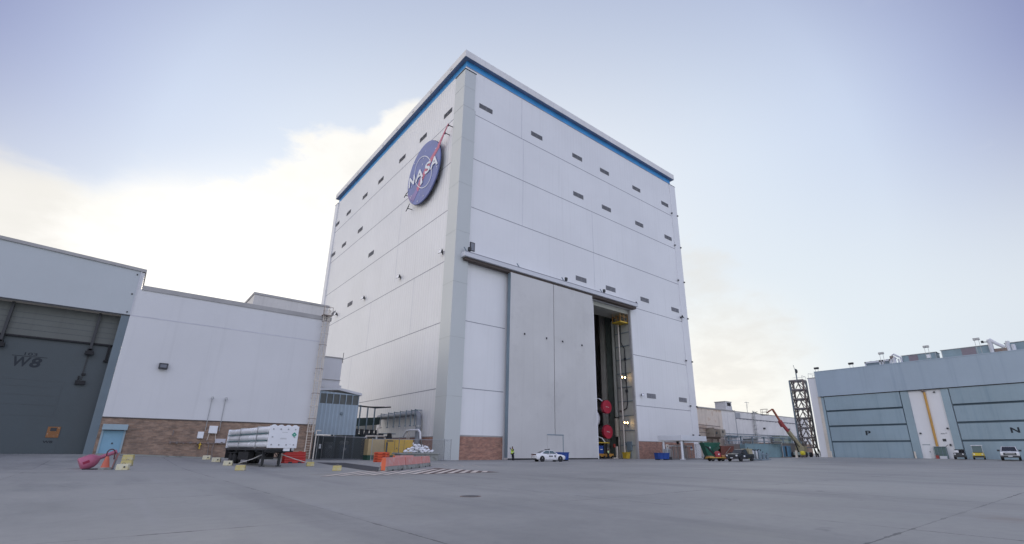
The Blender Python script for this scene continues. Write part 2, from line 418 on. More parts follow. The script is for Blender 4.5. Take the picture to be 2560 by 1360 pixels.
# keep-clear hatching in front of the barriers, bars at 50 degrees
draped('road_marking_base', [((13.7, 27.1), (20.15, 27.1), (20.4, 36.2), (18.9, 34.2))], BROWN, .010, 12)
st = []; hd = Vector((.625, .78)); xb = 8.6
while xb < 19.2:
    L = min(8.4, (20.1 - xb)/hd.x) if xb > 12.5 else 6.5
    a = Vector((xb, 27.2)); b_ = a + hd*L; w = Vector((.44, .0))
    st.append((tuple(a), tuple(b_), tuple(b_ + w), tuple(a + w))); xb += .84
draped('road_marking', st, STRIPE, .018, 6)
st = []
for i in range(9):
    a = Vector((19.3 + .72*i, 49.0 - 1.55*i)); d = Vector((2.6, 5.2)); w = Vector((.22, .28))
    st.append((tuple(a), tuple(a+d), tuple(a+d+w), tuple(a+w)))
draped('road_marking', st, STRIPE, .016, 4)
st = [((38.2 + 1.15*i, 62.4), (39.0 + 1.15*i, 64.0), (39.35 + 1.15*i, 64.0), (38.55 + 1.15*i, 62.4)) for i in range(9)]
draped('road_marking', st, STRIPE, .012, 2)
# kerb in front of the brick wall
k = MB()
xs = [-1.0 + 1.0*i for i in range(21)]
for i in range(len(xs)-1):
    za, zb = gz(xs[i], 63.9), gz(xs[i+1], 63.9)
    k.hexa([(xs[i],63.7,za-.2),(xs[i+1],63.7,zb-.2),(xs[i+1],64.68,zb-.2),(xs[i],64.68,za-.2)],
           [(xs[i],63.7,za+.13),(xs[i+1],63.7,zb+.13),(xs[i+1],64.68,zb+.13),(xs[i],64.68,za+.13)])
struct(k.build('kerb', CONC_DIRTY))
# manhole
t = thing('manhole_cover', 'dark round manhole cover alone in the open concrete', 'manhole', (8.87, 13.42, gz(8.87, 13.42)))
MB().lathe([(.27, .002), (.27, .012), (.23, .014), (.0001, .014)], (8.87, 13.42, gz(8.87, 13.42)), n=28).build('cover_plate', DARK, t)
MB().lathe([(.33, .001), (.33, .008), (.28, .010), (.28, .001)], (8.87, 13.42, gz(8.87, 13.42)), n=28).build('rim', RUST, t)

# ------------------------------------------------------------------ sky, sun
SUN_AZ, SUN_EL = 80., 13.
w = bpy.data.worlds.new('World'); SC.world = w; w.use_nodes = True
t = NT(w.node_tree); bg = t.n['Background']
dirv = t.node('ShaderNodeTexCoord').outputs['Generated']
nv = t.node('ShaderNodeVectorMath', operation='NORMALIZE'); t.link(dirv, nv.inputs[0]); D = nv.outputs[0]
dx = t.xyz(D)
def dirvec(az, el): return (math.cos(rad(el))*math.cos(rad(az)), math.cos(rad(el))*math.sin(rad(az)), math.sin(rad(el)))
def angle_to(az, el):
    n = t.node('ShaderNodeVectorMath', operation='DOT_PRODUCT'); t.link(D, n.inputs[0]); n.inputs[1].default_value = dirvec(az, el)
    return t.math('MULTIPLY', t.math('ARCCOSINE', n.outputs['Value']), 180/PI)
sky = t.node('ShaderNodeTexSky', sky_type='NISHITA'); sky.sun_disc = False
sky.sun_elevation = rad(SUN_EL); sky.sun_rotation = rad(90 - SUN_AZ); sky.air_density = 1.0; sky.dust_density = 2.0; sky.ozone_density = 1.5
nish = t.mix(1.0, sky.outputs[0], (.10, .10, .10, 1), 'MULTIPLY')
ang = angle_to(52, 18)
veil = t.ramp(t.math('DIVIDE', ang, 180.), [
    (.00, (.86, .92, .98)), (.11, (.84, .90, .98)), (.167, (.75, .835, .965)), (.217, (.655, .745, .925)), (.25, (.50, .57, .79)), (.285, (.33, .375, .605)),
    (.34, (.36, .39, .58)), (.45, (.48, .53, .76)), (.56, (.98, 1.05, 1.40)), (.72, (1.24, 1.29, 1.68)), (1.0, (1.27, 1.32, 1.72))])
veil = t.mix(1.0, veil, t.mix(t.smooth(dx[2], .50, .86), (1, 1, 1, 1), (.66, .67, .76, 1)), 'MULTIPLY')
# whiter towards the horizon
hz = t.math('MULTIPLY', t.math('SUBTRACT', 1.0, t.smooth(dx[2], .20, .56)), .78)
veil = t.mix(hz, veil, (.88, .945, .97, 1))
skyc = t.mix(.08, veil, nish)
# cumulus: noise on a flattened dome, confined to banks
den = t.math('ADD', t.math('MAXIMUM', dx[2], 0.0), .32)
pv = t.node('ShaderNodeCombineXYZ')
t.link(t.math('DIVIDE', dx[0], den), pv.inputs[0]); t.link(t.math('DIVIDE', dx[1], den), pv.inputs[1]); t.link(t.math('MULTIPLY', dx[2], 1.6), pv.inputs[2])
n1 = t.noise(pv.outputs[0], 2.6, 8, .58, .25); n2 = t.noise(pv.outputs[0], 5.5, 6, .6, .2)
def bank(az, el, r0, r1): return t.math('SUBTRACT', 1.0, t.smooth(angle_to(az, el), r0, r1))
b1 = t.math('MAXIMUM', bank(64, 31, 3, 12), bank(74, 25, 4, 14.5))
b1 = t.math('MAXIMUM', b1, bank(80, 18, 4, 14))
cl = t.smooth(t.math('ADD', t.math('ADD', t.math('MULTIPLY', b1, .95), t.math('MULTIPLY', t.math('SUBTRACT', n1, .5), 1.3)), t.math('MULTIPLY', t.math('SUBTRACT', n2, .5), .75)), .38, .62)
b5 = t.math('MAXIMUM', bank(98, 12, 4, 14.5), bank(89, 13, 6, 15))
cl5 = t.smooth(t.math('ADD', t.math('MULTIPLY', b5, .9), t.math('ADD', t.math('MULTIPLY', t.math('SUBTRACT', n1, .5), .8), t.math('MULTIPLY', t.math('SUBTRACT', n2, .5), .4))), .12, .66)
cl = t.math('MAXIMUM', cl, cl5)
skyc = t.mix(cl, skyc, t.mix(t.smooth(n2, .35, .7), (1.04, 1.02, .98, 1), (.96, .945, .90, 1)))
core = bank(81, 12, 3, 20)
skyc = t.mix(t.math('MULTIPLY', core, .9), skyc, (1.30, 1.27, 1.2, 1))
# unseen bright cloud bank, added left of frame to light the side face
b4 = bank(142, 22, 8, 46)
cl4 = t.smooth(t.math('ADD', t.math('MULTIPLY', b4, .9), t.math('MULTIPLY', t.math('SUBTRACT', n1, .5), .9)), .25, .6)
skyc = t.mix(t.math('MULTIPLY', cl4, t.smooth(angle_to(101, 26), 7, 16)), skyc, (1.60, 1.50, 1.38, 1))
# grey shaded cloud right of the tall building
b2 = t.math('MAXIMUM', bank(27, 11, 1, 13), bank(31, 19, 1, 9))
cg = t.smooth(t.math('ADD', t.math('MULTIPLY', b2, .8), t.math('MULTIPLY', t.math('SUBTRACT', n2, .5), 1.7)), .30, .95)
glow2 = bank(29, 5, 1, 16)
skyc = t.mix(t.math('MULTIPLY', glow2, .88), skyc, (1.06, 1.02, .93, 1))
skyc = t.mix(t.math('MULTIPLY', cg, .55), skyc, (.80, .785, .75, 1))
# thin dim cloud on the far left
b3 = bank(103, 17, 2, 12)
cg3 = t.smooth(t.math('ADD', t.math('MULTIPLY', b3, .8), t.math('MULTIPLY', t.math('SUBTRACT', n2, .5), .9)), .3, .8)
skyc = t.mix(t.math('MULTIPLY', cg3, .6), skyc, (.86, .835, .79, 1))
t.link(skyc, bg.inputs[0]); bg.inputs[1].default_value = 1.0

sun = bpy.data.lights.new('sun', 'SUN'); sun.energy = .9; sun.angle = rad(14); sun.color = (1., .90, .76)
so = bpy.data.objects.new('sun', sun); COL.objects.link(so)
so.rotation_euler = Vector(dirvec(SUN_AZ, SUN_EL)).to_track_quat('Z', 'Y').to_euler()
so.location = (40, 160, 60)

# ------------------------------------------------------------------ camera
cam = bpy.data.cameras.new('camera'); co = bpy.data.objects.new('camera', cam); COL.objects.link(co); SC.camera = co
def rows(p, r, y):
    cy, sy = math.cos(y), math.sin(y)
    A = np.array([[cy,-sy,0],[sy,cy,0],[0,0,1]]); B = np.array([[1,0,0],[0,0,-1],[0,1,0]], float)
    c, s = math.cos(p), math.sin(p); X = np.array([[1,0,0],[0,c,s],[0,-s,c]])
    c, s = math.cos(r), math.sin(r); Z = np.array([[c,-s,0],[s,c,0],[0,0,1]])
    return Z @ X @ B @ A
R = rows(.31483, .00737, .69)
co.matrix_world = Matrix(((R[0][0], -R[1][0], -R[2][0], 0), (R[0][1], -R[1][1], -R[2][1], 0), (R[0][2], -R[1][2], -R[2][2], 1.33), (0, 0, 0, 1)))
cam.sensor_width = 36.; cam.lens = 1196.9/2560*36; cam.shift_x = -37.7/2560; cam.shift_y = 58.1/2560
cam.clip_start = .1; cam.clip_end = 8000
SC.view_settings.view_transform = 'Standard'; SC.view_settings.look = 'None'; SC.view_settings.exposure = 0.; SC.view_settings.gamma = 1.
SC.cycles.max_bounces = 6; SC.cycles.diffuse_bounces = 4; SC.cycles.glossy_bounces = 3; SC.cycles.transparent_max_bounces = 12
SC.cycles.use_denoising = True
# ------------------------------------------------------------------ tall assembly building
B = thing('assembly_building', 'towering white windowless building with blue band under its flat roof and open sliding door', 'building', (71, 100, 0))
XL, XR, YF, YB, ZT = 37.9, 104.4, 64.7, 135.0, 71.75
w = MB()
w.box(XL, YF, -.4, 71.3, YF+.5, ZT).box(71.3, YF, 31.6, 83.3, YF+.5, ZT).box(83.3, YF, -.4, XR, YF+.5, ZT)     # front, round the opening
w.build('front_wall', WHITE, B)
MB().box(XL, YF+.5, -.4, XL+.5, YB, ZT).build('side_wall', WHITE_RIBBED, B)
MB().box(XR-.5, YF+.5, -.4, XR, YB, ZT).build('side_wall', WHITE_RIBBED, B)
MB().box(XL+.5, YB-.5, -.4, XR-.5, YB, ZT).build('rear_wall', WHITE, B)
MB().box(XL+.02, YF+.02, ZT, XR-.02, YB-.02, ZT+1.35).build('blue_band', BLUE, B)
r = MB(); r.box(XL-.83, YF-.83, ZT+1.35, XR+.83, YB+.83, ZT+1.38); r.build('roof_soffit', SOFFIT, B)
r = MB(); r.box(XL-.85, YF-.85, ZT+1.38, XR+.85, YB+.85, ZT+2.9); r.build('roof_fascia', FASCIA, B, bevel=.04)
for i in range(9):                                         # scuppers along the fascia of the side face
    y = YF + 4 + i*8.2
    MB().box(XL-.89, y, ZT+1.75, XL-.85, y+.8, ZT+1.95).build('scupper', CONC, B)
MB().box(XL-.05, YF-.05, ZT-.12, XR+.05, YF-.001, ZT+.0).build('drip_edge', JOINT, B)
# brick plinths with a concrete cap
for a, c in (((40.1, YF-.06, -.3, 48.45, YF-.001, 3.4), (40.1, YF-.10, 3.4, 48.45, YF-.001, 3.62)), ((83.4, YF-.06, -.3, XR, YF-.001, 3.4), (83.4, YF-.10, 3.4, XR, YF-.001, 3.52)),
             ((XL-.06, 67.6, -.3, XL-.001, YB, 3.3), (XL-.1, 67.6, 3.3, XL-.001, YB, 3.45))):
    q = MB().box(*a).build('brick_plinth', BRICK, B); MB().box(*c).build('plinth_cap', CONC, q)
# corner pillars
p = MB().box(37.4, 64.2, -.3, 40.1, 67.6, 62.2).box(37.4, 64.2, 62.2, 39.8, 67.6, 70.5)
pl = p.build('corner_pillar', GREY_PILLAR, B, bevel=.03)
PS_ = M('pillar_seam', (.50, .525, .51), .4)
for z in (9.2, 18.4, 27.6, 36.8, 46.0, 55.2, 62.2, 66.6): MB().box(37.385, 64.185, z, 40.115 if z < 62 else 39.815, 67.615, z+.10).build('cladding_seam', PS_, pl)
MB().box(37.3, 64.1, 70.5, 39.9, 67.7, 70.62).build('pillar_cap', DARK, pl)
for (x0, x1, y0, y1) in ((103.7, 106.3, 64.55, 67.2), (37.6, 40.2, 134.6, 137.0)):
    q = MB().box(x0, y0, -.3, x1, y1, 71.5).build('corner_pillar', WHITE_FLAT, B, bevel=.03)
    MB().box(x0-.06, y0-.06, 71.5, x1+.06, y1+.06, 71.62).build('pillar_cap', JOINT, q)
# storey joints
f = MB(); s = MB()
for z in (10.65, 21.5, 32.4, 42.3, 52.2, 61.8):
    if z < 32: f.box(40.1, YF-.02, z-.06, 48.45, YF-.001, z+.06).box(83.4, YF-.02, z-.06, 103.7, YF-.001, z+.06)
    else: f.box(40.1, YF-.02, z-.06, 103.7, YF-.001, z+.06)
    s.box(XL-.02, 67.6, z-.06, XL-.001, 134.6, z+.06)
f.build('panel_joint', JOINT, B); s.build('panel_joint', JOINT, B)
f = MB().box(51.55, YF-.012, 61.86, 51.67, YF-.001, 71.6)
MB().box(71.9, YF-.012, 34.2, 72.0, YF-.001, 52.14).build('upright_joint', FAINT, B)
f.build('upright_joint', FAINT, B)
MB().box(52.1, YF-.012, 42.36, 52.2, YF-.001, 61.74).build('upright_joint', FAINT, B)
for y, z0, z1 in ((88.5, 34, 42.2), (100, 21.6, 32.3), (79.5, 21.6, 32.3), (108, 10.7, 21.4), (88.5, 42.4, 52)):
    MB().box(XL-.012, y, z0, XL-.001, y+.1, z1).build('upright_joint', FAINT, B)
# louvred vents
def vent_mesh():
    m = MB().box(-1.55, -.05, -.5, 1.55, -.002, .5); return m
vb = vent_mesh().build('vent', VENT, B)
sl = MB()
for k in range(6): sl.hexa([(-1.47,-.051,-.44+k*.155),(1.47,-.051,-.44+k*.155),(1.47,-.052,-.36+k*.155),(-1.47,-.052,-.36+k*.155)],
                           [(-1.47,-.10,-.44+k*.155),(1.47,-.10,-.44+k*.155),(1.47,-.055,-.355+k*.155),(-1.47,-.055,-.355+k*.155)])
sl.box(-.04, -.11, -.5, .04, -.051, .5)
vs_ = sl.build('louvre', VENT_SLAT, vb)
# meshes were built about the origin: the root offset is added back through location
o0 = Vector(ORG[B.name])
vb.data.transform(Matrix.Translation(o0)); vs_.data.transform(Matrix.Translation(o0))
def put_vent(o, x, y, z, rz): o.location = Vector((x, y, z)) - o0; o.rotation_euler = (0, 0, rz)
VF = [(42.7,64.4),(55.7,64.4),(67.75,64.45),(76.9,64.45),(88.85,64.4),(100.9,64.4),(67.75,54.75),(76.95,54.75),(89.0,54.6),(101.0,54.6),
      (67.85,35.2),(77.05,35.15),(89.0,35.1),(101.15,35.0),(88.9,13.0),(100.95,13.0)]
VS = [(70.8,64.6),(81.0,64.65),(90.95,64.6),(102.7,64.45),(112.7,64.45),(124.3,64.25),(134.0-.6,64.2),(113.1,54.85),(124.7,54.65),(133.2,54.5),
      (103.55,45.15),(113.8,35.2),(125.7,35.3)]
first = True
for (x, z) in VF:
    if first: v, first = vb, False
    else:
        v = vb.copy(); COL.objects.link(v); d = vs_.copy(); COL.objects.link(d); d.parent = v
    put_vent(v, x, YF, z, 0)
for (y, z) in VS:
    v = vb.copy(); COL.objects.link(v); d = vs_.copy(); COL.objects.link(d); d.parent = v
    put_vent(v, XL, y, z, -PI/2)
q = MB().box(40.55, YF-.12, 34.0, 41.5, YF-.001, 35.6).build('window', DARK, B)
MB().box(40.68, YF-.14, 34.1, 41.37, YF-.121, 35.45).build('pane', M('grey_pane', (.20, .21, .24), .3), q)
# canopy and track over the sliding doors
q = MB().box(38.6, 63.04, 32.05, 84.1, YF-.001, 32.85).build('door_canopy', WHITE_DULL, B, bevel=.03)
MB().box(39.0, 63.5, 31.62, 84.0, 64.55, 32.05).build('door_track', M('brown_track_steel', (.11, .085, .075), .7), q)
MB().box(38.62, 63.02, 32.78, 84.12, 63.1, 32.92).build('drip_edge', JOINT, q)
# the two sliding leaves
for i, (x0, x1) in enumerate(((48.5, 58.72), (58.84, 69.5))):
    d = MB().box(x0, 63.3, .04, x1, 64.2, 31.6).build('sliding_door', GREY_DOOR, B, bevel=.02)
    h = (51.7, 56.86) if i == 0 else (60.87, 66.0)
    for x in h: MB().box(x-.09, 63.14, 20.7, x+.09, 63.3, 20.98).box(x-.03, 63.05, 20.62, x+.03, 63.14, 20.8).build('pull_hook', DARK, d)
    MB().box(x0, 63.27, .04, x1, 63.3, .22).build('bottom_seal', BLACK, d)
    if i == 0:
        MB().box(x0-.02, 63.32, .3, x0, 64.18, 31.5).build('edge_plate', STEEL_BLUE, d)
d = MB().box(56.95, 63.22, .06, 60.5, 63.299, 3.95).build('personnel_door', GREY_DOOR, B)
MB().box(56.9, 63.19, 3.95, 60.72, 63.299, 4.12).build('frame', STEEL_BLUE, d); MB().box(60.5, 63.19, .06, 60.64, 63.299, 3.95).build('frame', STEEL_BLUE, d)
MB().box(57.15, 63.12, 1.5, 57.3, 63.22, 1.75).build('handle', DARK, d)
MB().box(58.73, 63.4, 4.15, 58.83, 64.1, 31.6).build('leaf_gap', BLACK, B)
# inside the opening
j = MB().box(83.3, YF+.5, -.2, 83.9, 69.3, 31.5).build('door_jamb', GREEN_BEIGE, B)
for k in range(10): MB().box(83.1, YF+.55, 2.6+3.0*k, 83.3, 69.2, 2.72+3.0*k).build('stiffener', STEEL_BLUE, j)
MB().box(83.05, YF-.05, 0, 83.4, YF+.5, 31.5).build('trim', CONC, j)
MB().tube([(83.1,67.6,29),(83.1,67.6,24.5),(83.1,66.7,23),(83.1,66.7,11.2),(83.1,67.0,10.2),(83.1,68.2,9.7),(83.1,69.0,9.7)], .11, 8).build('conduit', DARK, j)
MB().box(83.0,66.5,20.4,83.3,67.0,21.0).box(83.0,66.5,13.5,83.3,67.0,14.1).build('junction_box', DARK, j)
q = MB().box(82.95,66.2,1.6,83.3,67.4,3.4).box(82.9,67.7,2.6,83.3,68.3,3.2).tube([(83.1,66.5,1.6),(83.1,66.4,.2)], .06, 6).tube([(83.1,67.2,1.6),(83.1,67.3,.2)], .06, 6)
q.build('switchgear', STEEL_BLUE, j)
MB().box(71.3, YF+.5, 30.6, 83.3, 70, 31.5).build('door_header', GREEN_BEIGE, B)
q = MB()
for k in range(9): q.box(85.6+k*.98, 75.0+.25*(k % 2), 0, 86.5+k*.98, 76, 40)
q.build('interior_screen', M('pale_interior_sheet', (.72, .69, .62), .6, streak=.3, var=.08), B)
MB().box(85.5, 72.5, 0, 86.9, 74, 40).build('interior_column', M('dark_green_steel', (.22, .26, .23), .6), B)
MB().cyl((83.9, 70.4, 8.5), (83.9, 70.4, 30), .42, n=14).build('interior_riser', GREEN_BEIGE, B)
q = MB().box(82.55, 69.6, 4.4, 84.5, 70.0, 8.2).build('panel_box', M('aged_panel_box', (.50,.45,.36), .6), B, bevel=.05)
MB().box(83.3, 69.65, 0, 83.6, 69.9, 4.4).build('post', CREAM, q)
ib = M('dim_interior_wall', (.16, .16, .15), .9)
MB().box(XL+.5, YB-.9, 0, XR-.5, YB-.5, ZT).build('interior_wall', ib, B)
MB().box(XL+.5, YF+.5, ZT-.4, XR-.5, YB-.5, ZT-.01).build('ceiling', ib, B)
# small fixings in pairs up the right hand corner
for z in (5.0, 11.6, 22.4, 33.4, 43.2, 53.0, 62.4):
    for x in (103.35, 106.0):
        MB().box(x, 64.3, z, x+.35, 64.55, z+.3).build('bracket', DARK, B)

# ------------------------------------------------------------------ floodlights on the tall building
def floodlight(loc, rz, label, group, arm=True):
    t = thing('floodlight', label, 'floodlight', loc, rz, group, world=False)
    m = MB().bar((0, 0, 0), (0, -.45, .10), .10); m.bar((0, 0, -.2), (0, 0, .25), .14)
    m.build('bracket', DARK, t)
    h = MB(); R_ = .36
    h.hexa([(-.34,-.85,-.22),(.34,-.85,-.22),(.34,-.40,-.05),(-.34,-.40,-.05)], [(-.34,-.62,.38),(.34,-.62,.38),(.3,-.36,.30),(-.3,-.36,.30)])
    hd = h.build('lamp_head', DARK, t, bevel=.03)
    h = MB().quad((-.28,-.865,-.17),(.28,-.865,-.17),(.28,-.66,.33),(-.28,-.66,.33)); h.build('lens', LENS, hd)
    return t
ga = 'floodlights along the top of the door canopy'
def canopy_light(x, label, head=True):
    t = thing('floodlight', label, 'floodlight', (x, 63.6, 32.86), 0, ga, world=False)
    MB().bar((-.55, 0, .9), (0, -.1, .12), .13).bar((0, -.1, .0), (0, -.1, .2), .4).build('arm', STEEL_BLUE, t)
    if head:
        hd = MB().hexa([(.1,-.45,.35),(.62,-.45,.35),(.62,-.1,.25),(.1,-.1,.25)], [(.1,-.5,.95),(.62,-.5,.95),(.62,-.12,1.0),(.1,-.12,1.0)]).build('lamp_head', DARK, t, bevel=.04)
        MB().bar((0,-.1,.15),(.35,-.25,.4), .1).build('bracket', DARK, t)
canopy_light(39.3, 'floodlight at the pillar end of the door canopy, beside the small dark window')
canopy_light(50.6, 'bare grey lamp arm without a head on the door canopy', head=False)
canopy_light(61.8, 'floodlight on the canopy above the gap between the two door leaves')
canopy_light(72.9, 'floodlight on the canopy at the edge of the open doorway')
t = floodlight((84.0, 64.0, 33.0), .5, 'dark floodlight at the right tip of the door canopy', ga)
gs = 'floodlights in a row along the shaded side face'
for (y, lb) in ((69.2, 'floodlight on the side face close to the grey corner pillar'), (85.9, 'floodlight on the ribbed side face, second from the grey pillar'),
                (104.2, 'floodlight on the side face right of a pale vent'), (122.4, 'floodlight on the side face beside the ladder top and a small vent')):
    t = floodlight((XL, y, 34.2), -PI/2 + .3, lb, gs); t.scale = (1.15, 1.0, 1.5)
t = floodlight((103.2, YF, 33.4), .25, 'dark floodlight under a vent near the far right corner of the tall building', 'floodlights on the front face'); t.scale = (1.15,)*3
t = floodlight((85.5, YF, 12.9), -.5, 'small dark lamp left of a low vent beside the open doorway', 'floodlights on the front face'); t.scale = (.9,)*3

# ------------------------------------------------------------------ round emblem sign
XS = 36.9; yc, zc, RS = 77.6, 54.1, 6.65
S = thing('emblem_sign', 'large round blue space emblem with white letters and red wing on the side face', 'sign', (XS, yc, zc))
ax, by = (0, -1, 0), (0, 0, 1)                           # a to the viewer's right, b up; the face looks to -x
# xd x yd = (0,-1,0)x(0,0,1) = (-1,0,0): towards the viewer
def P2(pts, lift, depth, name, mat, parent=S): return MB().prism(pts, (XS - lift, yc, zc), ax, by, depth).build(name, mat, parent)
circ = [(RS*math.cos(2*PI*i/72), RS*math.sin(2*PI*i/72)) for i in range(72)]
P2(circ, -.25, .25, 'disc', LOGO_BLUE)
P2([(1.01*a, 1.01*b) for a, b in circ], -.36, .10, 'back_plate', DARK)
wing_in = [(5.62, 3.26), (6.30, 2.55), (4.9, 1.75), (3.1, .55), (1.2, -.9), (-.4, -2.4), (-1.6, -3.6), (-2.3, -2.6), (-1.2, -1.2), (.6, .25), (2.6, 1.75), (4.2, 2.6)]
wing_low = [(-1.6, -3.6), (-2.3, -2.6), (-3.6, -3.35), (-5.3, -3.1), (-6.25, -2.25), (-5.95, -2.95), (-5.0, -4.35), (-3.6, -4.6), (-4.1, -5.25), (-3.0, -5.0)]
P2(wing_in, .0, .05, 'red_wing', LOGO_RED)
P2(wing_low, .0, .045, 'faded_wing_tail', LOGO_PINK)
P2([(5.6, 3.2), (9.22, 6.15), (9.3, 6.05), (6.25, 2.6)], .05, .12, 'wing_tip', LOGO_RED)
ring = [];  ca, sa = math.cos(rad(-50)), math.sin(rad(-50))
def ringpt(r1, r2, a): x, y = r1*math.cos(a), r2*math.sin(a); return (x*ca - y*sa + .1, x*sa + y*ca + .05)
A0, A1, N = rad(70), rad(410), 90
outer = [ringpt(4.75, 3.0, A0 + (A1-A0)*i/N) for i in range(N+1)]; inner = [ringpt(4.57, 2.84, A0 + (A1-A0)*i/N) for i in range(N+1)]
m = MB()
def P3(p, lift): return (XS - lift, yc - p[0], zc + p[1])
vs = [P3(p, .10) for p in outer] + [P3(p, .10) for p in inner]; m.add(vs, [(i, i+1, N+2+i, N+1+i) for i in range(N)])
m.build('orbit_ring', LOGO_WHITE, S)
for ch, a0, a1 in (('N', -5.85, -3.45), ('A', -2.95, .35), ('S', 1.0, 3.1), ('A', 3.15, 6.2)):
    text_mb(ch, 3.2, P3(((a0+a1)/2, .08), .11), ax, by, .05, bold=.075, width=a1-a0).build('letter', LOGO_WHITE, S)
P2([(-.55, -1.0), (-.1, -1.0), (.35, -2.45), (-.35, -2.85), (-.6, -2.45)], .12, .04, 'orbiter_mark', LOGO_WHITE)
star = MB(); rs = random.Random(3)
for i in range(34):
    a = rs.uniform(0, 2*PI); r_ = RS*math.sqrt(rs.uniform(.05, .9)); c = (r_*math.cos(a), r_*math.sin(a)); s_ = rs.choice((.06, .08, .10, .17))
    star.prism([(c[0]-s_, c[1]), (c[0], c[1]-s_), (c[0]+s_, c[1]), (c[0], c[1]+s_)], (XS-.06, yc, zc), ax, by, .02)
star.build('stars', LOGO_WHITE, S)
for (a, b, l) in ((-7.5, -1.85, 1.2), (-5.8, -5.6, 1.3), (9.1, 5.9, 1.1), (8.0, 4.75, .9)):
    MB().bar(P3((a, b), 0), P3((a, b), -1.0), .12).bar(P3((a-.5 if a < 0 else a, b-.35 if a < 0 else b-.3), -.02), P3((a+.5 if a < 0 else a, b+.3), -.02), .12).build('bracket', DARK, S)
MB().bar(P3((-6.0,-1.5),.0), P3((-8.0,-2.05),.0), .10).bar(P3((-5.0,-4.9),.0), P3((-6.5,-6.1),.0), .10).build('tail_strut', DARK, S)
for i in range(7):
    a = 2*PI*i/7 + .2
    MB().bar(P3((5.6*math.cos(a), 5.6*math.sin(a)), -.3), P3((5.6*math.cos(a), 5.6*math.sin(a)), -1.0), .2).build('standoff', DARK, S)

# ------------------------------------------------------------------ low white building with the big lifting door on the left
H = thing('workshop_building', 'low white metal building with brick base and huge dark lifting door', 'building', (5, 64.7, 0))
YW = 64.7
w = MB().box(-1.25, YW, 4.2, 19.2, YW+.4, 17.75)
w.hexa([(-1.25,YW,17.75),(-.95,YW,17.75),(-.95,YW+40,17.75),(-1.25,YW+40,17.75)], [(-1.25,YW,19.6),(-.95,YW,19.6),(-.95,YW+40,19.6),(-1.25,YW+40,19.6)])
w.box(18.8, YW+.4, -.3, 19.2, 100, 17.75)
w.build('wall', WORKSHOP_WHITE, H)
MB().box(-45, YW, 14.75, -1.25, YW+.5, 19.3).build('door_fascia', WORKSHOP_GREY, H)
# sloping gable top of the door block
MB().hexa([(-45,YW+.02,19.3),(-1.25,YW+.02,19.3),(-1.25,YW+.48,19.3),(-45,YW+.48,19.3)], [(-45,YW+.02,22.35),(-1.25,YW+.02,19.75),(-1.25,YW+.48,19.75),(-45,YW+.48,22.35)]).build('gable', WORKSHOP_GREY, H)
MB().hexa([(-45,YW-.12,22.3),(-.85,YW-.12,19.68),(-.85,YW+40,19.68),(-45,YW+40,22.3)], [(-45,YW-.12,22.62),(-.85,YW-.12,20.0),(-.85,YW+40,20.0),(-45,YW+40,22.62)]).build('roof', CONC, H)
MB().box(-.84, YW-.1, 17.7, 19.35, YW+36, 18.2).build('roof_edge', CONC, H)
MB().box(-45, YW-.03, 14.68, -1.25, YW, 14.8).build('lintel_edge', DARK, H)
MB().box(-1.25, YW-.015, 14.72, 19.2, YW-.001, 14.84).build('panel_joint', M('soft_joint', (.58, .58, .62), .6), H)
MB().box(-1.3, YW-.05, 14.8, -1.2, YW-.001, 19.7).build('corner_trim', FAINT, H)
for z in (15.0, 17.0, 19.2): MB().box(-1.62, YW-.06, z, -1.5, YW-.001, z+.14).build('bolt', DARK, H)
MB().box(-1.25, YW+.03, -.3, 19.15, YW+.4, 4.2).build('brick_base', BRICK2, H)
MB().box(-1.25, YW-.03, 4.2, 19.2, YW-.001, 4.32).build('base_flashing', M('dark_flashing', (.10, .08, .07), .7), H)
# jamb and recessed door
MB().box(-1.95, YW+.02, -.2, -1.26, YW+1.6, 14.68).build('door_jamb', SLATE2, H)
d = MB().box(-45, YW+1.3, .3, -1.95, YW+1.6, 11.5).build('lift_door', SLATE, H)
MB().box(-45, YW+1.12, 11.62, -1.95, YW+1.3, 14.7).build('upper_panel', M('dark_olive_panel', (.125, .135, .125), .5, streak=.3, scol=(.07, .07, .06), var=.08), d)
MB().box(-45, YW+1.05, 11.46, -1.95, YW+1.3, 11.62).build('meeting_rail', BLACK, d)
for x in (-10.0, -3.62):
    g_ = MB().box(x-.11, YW+.75, 10.8, x+.11, YW+1.05, 14.7).build('guide_arm', DARK, d)
    MB().box(x-.34, YW+.7, 10.35, x+.34, YW+1.1, 10.7).box(x-.2, YW+.75, 10.7, x+.2, YW+1.05, 10.95).build('bearing', BLACK, g_)
MB().box(-3.72, YW+1.18, 7.9, -3.64, YW+1.3, 10.4).build('latch_rod', DARK, d)
MB().box(-4.05, YW+1.0, 7.35, -3.3, YW+1.3, 7.75).box(-3.95, YW+1.05, 7.75, -3.85, YW+1.3, 8.2).box(-3.75, YW+1.1, 8.3, -3.45, YW+1.3, 8.5).build('latch', BLACK, d)
MB().box(-2.3, YW+1.0, 9.9, -2.15, YW+1.3, 11.5).box(-2.4, YW+.95, 9.8, -2.05, YW+1.3, 9.98).build('stop_bracket', BLACK, d)
q = MB()
for z in (4.2, 5.2, 6.1, 6.9, 7.5): q.box(-45, YW+1.285, z, -4.9, YW+1.299, z+.03)
for z in (12.2, 12.75, 13.3, 13.85): q.box(-45, YW+1.105, z, -1.96, YW+1.119, z+.03)
q.box(-4.9, YW+1.285, 4.2, -4.87, YW+1.299, 7.5)
q.build('panel_crease', M('crease_dark', (.075, .09, .10), .6), d)
yt = YW+1.295; F3 = lambda x, z: (x, yt, z)
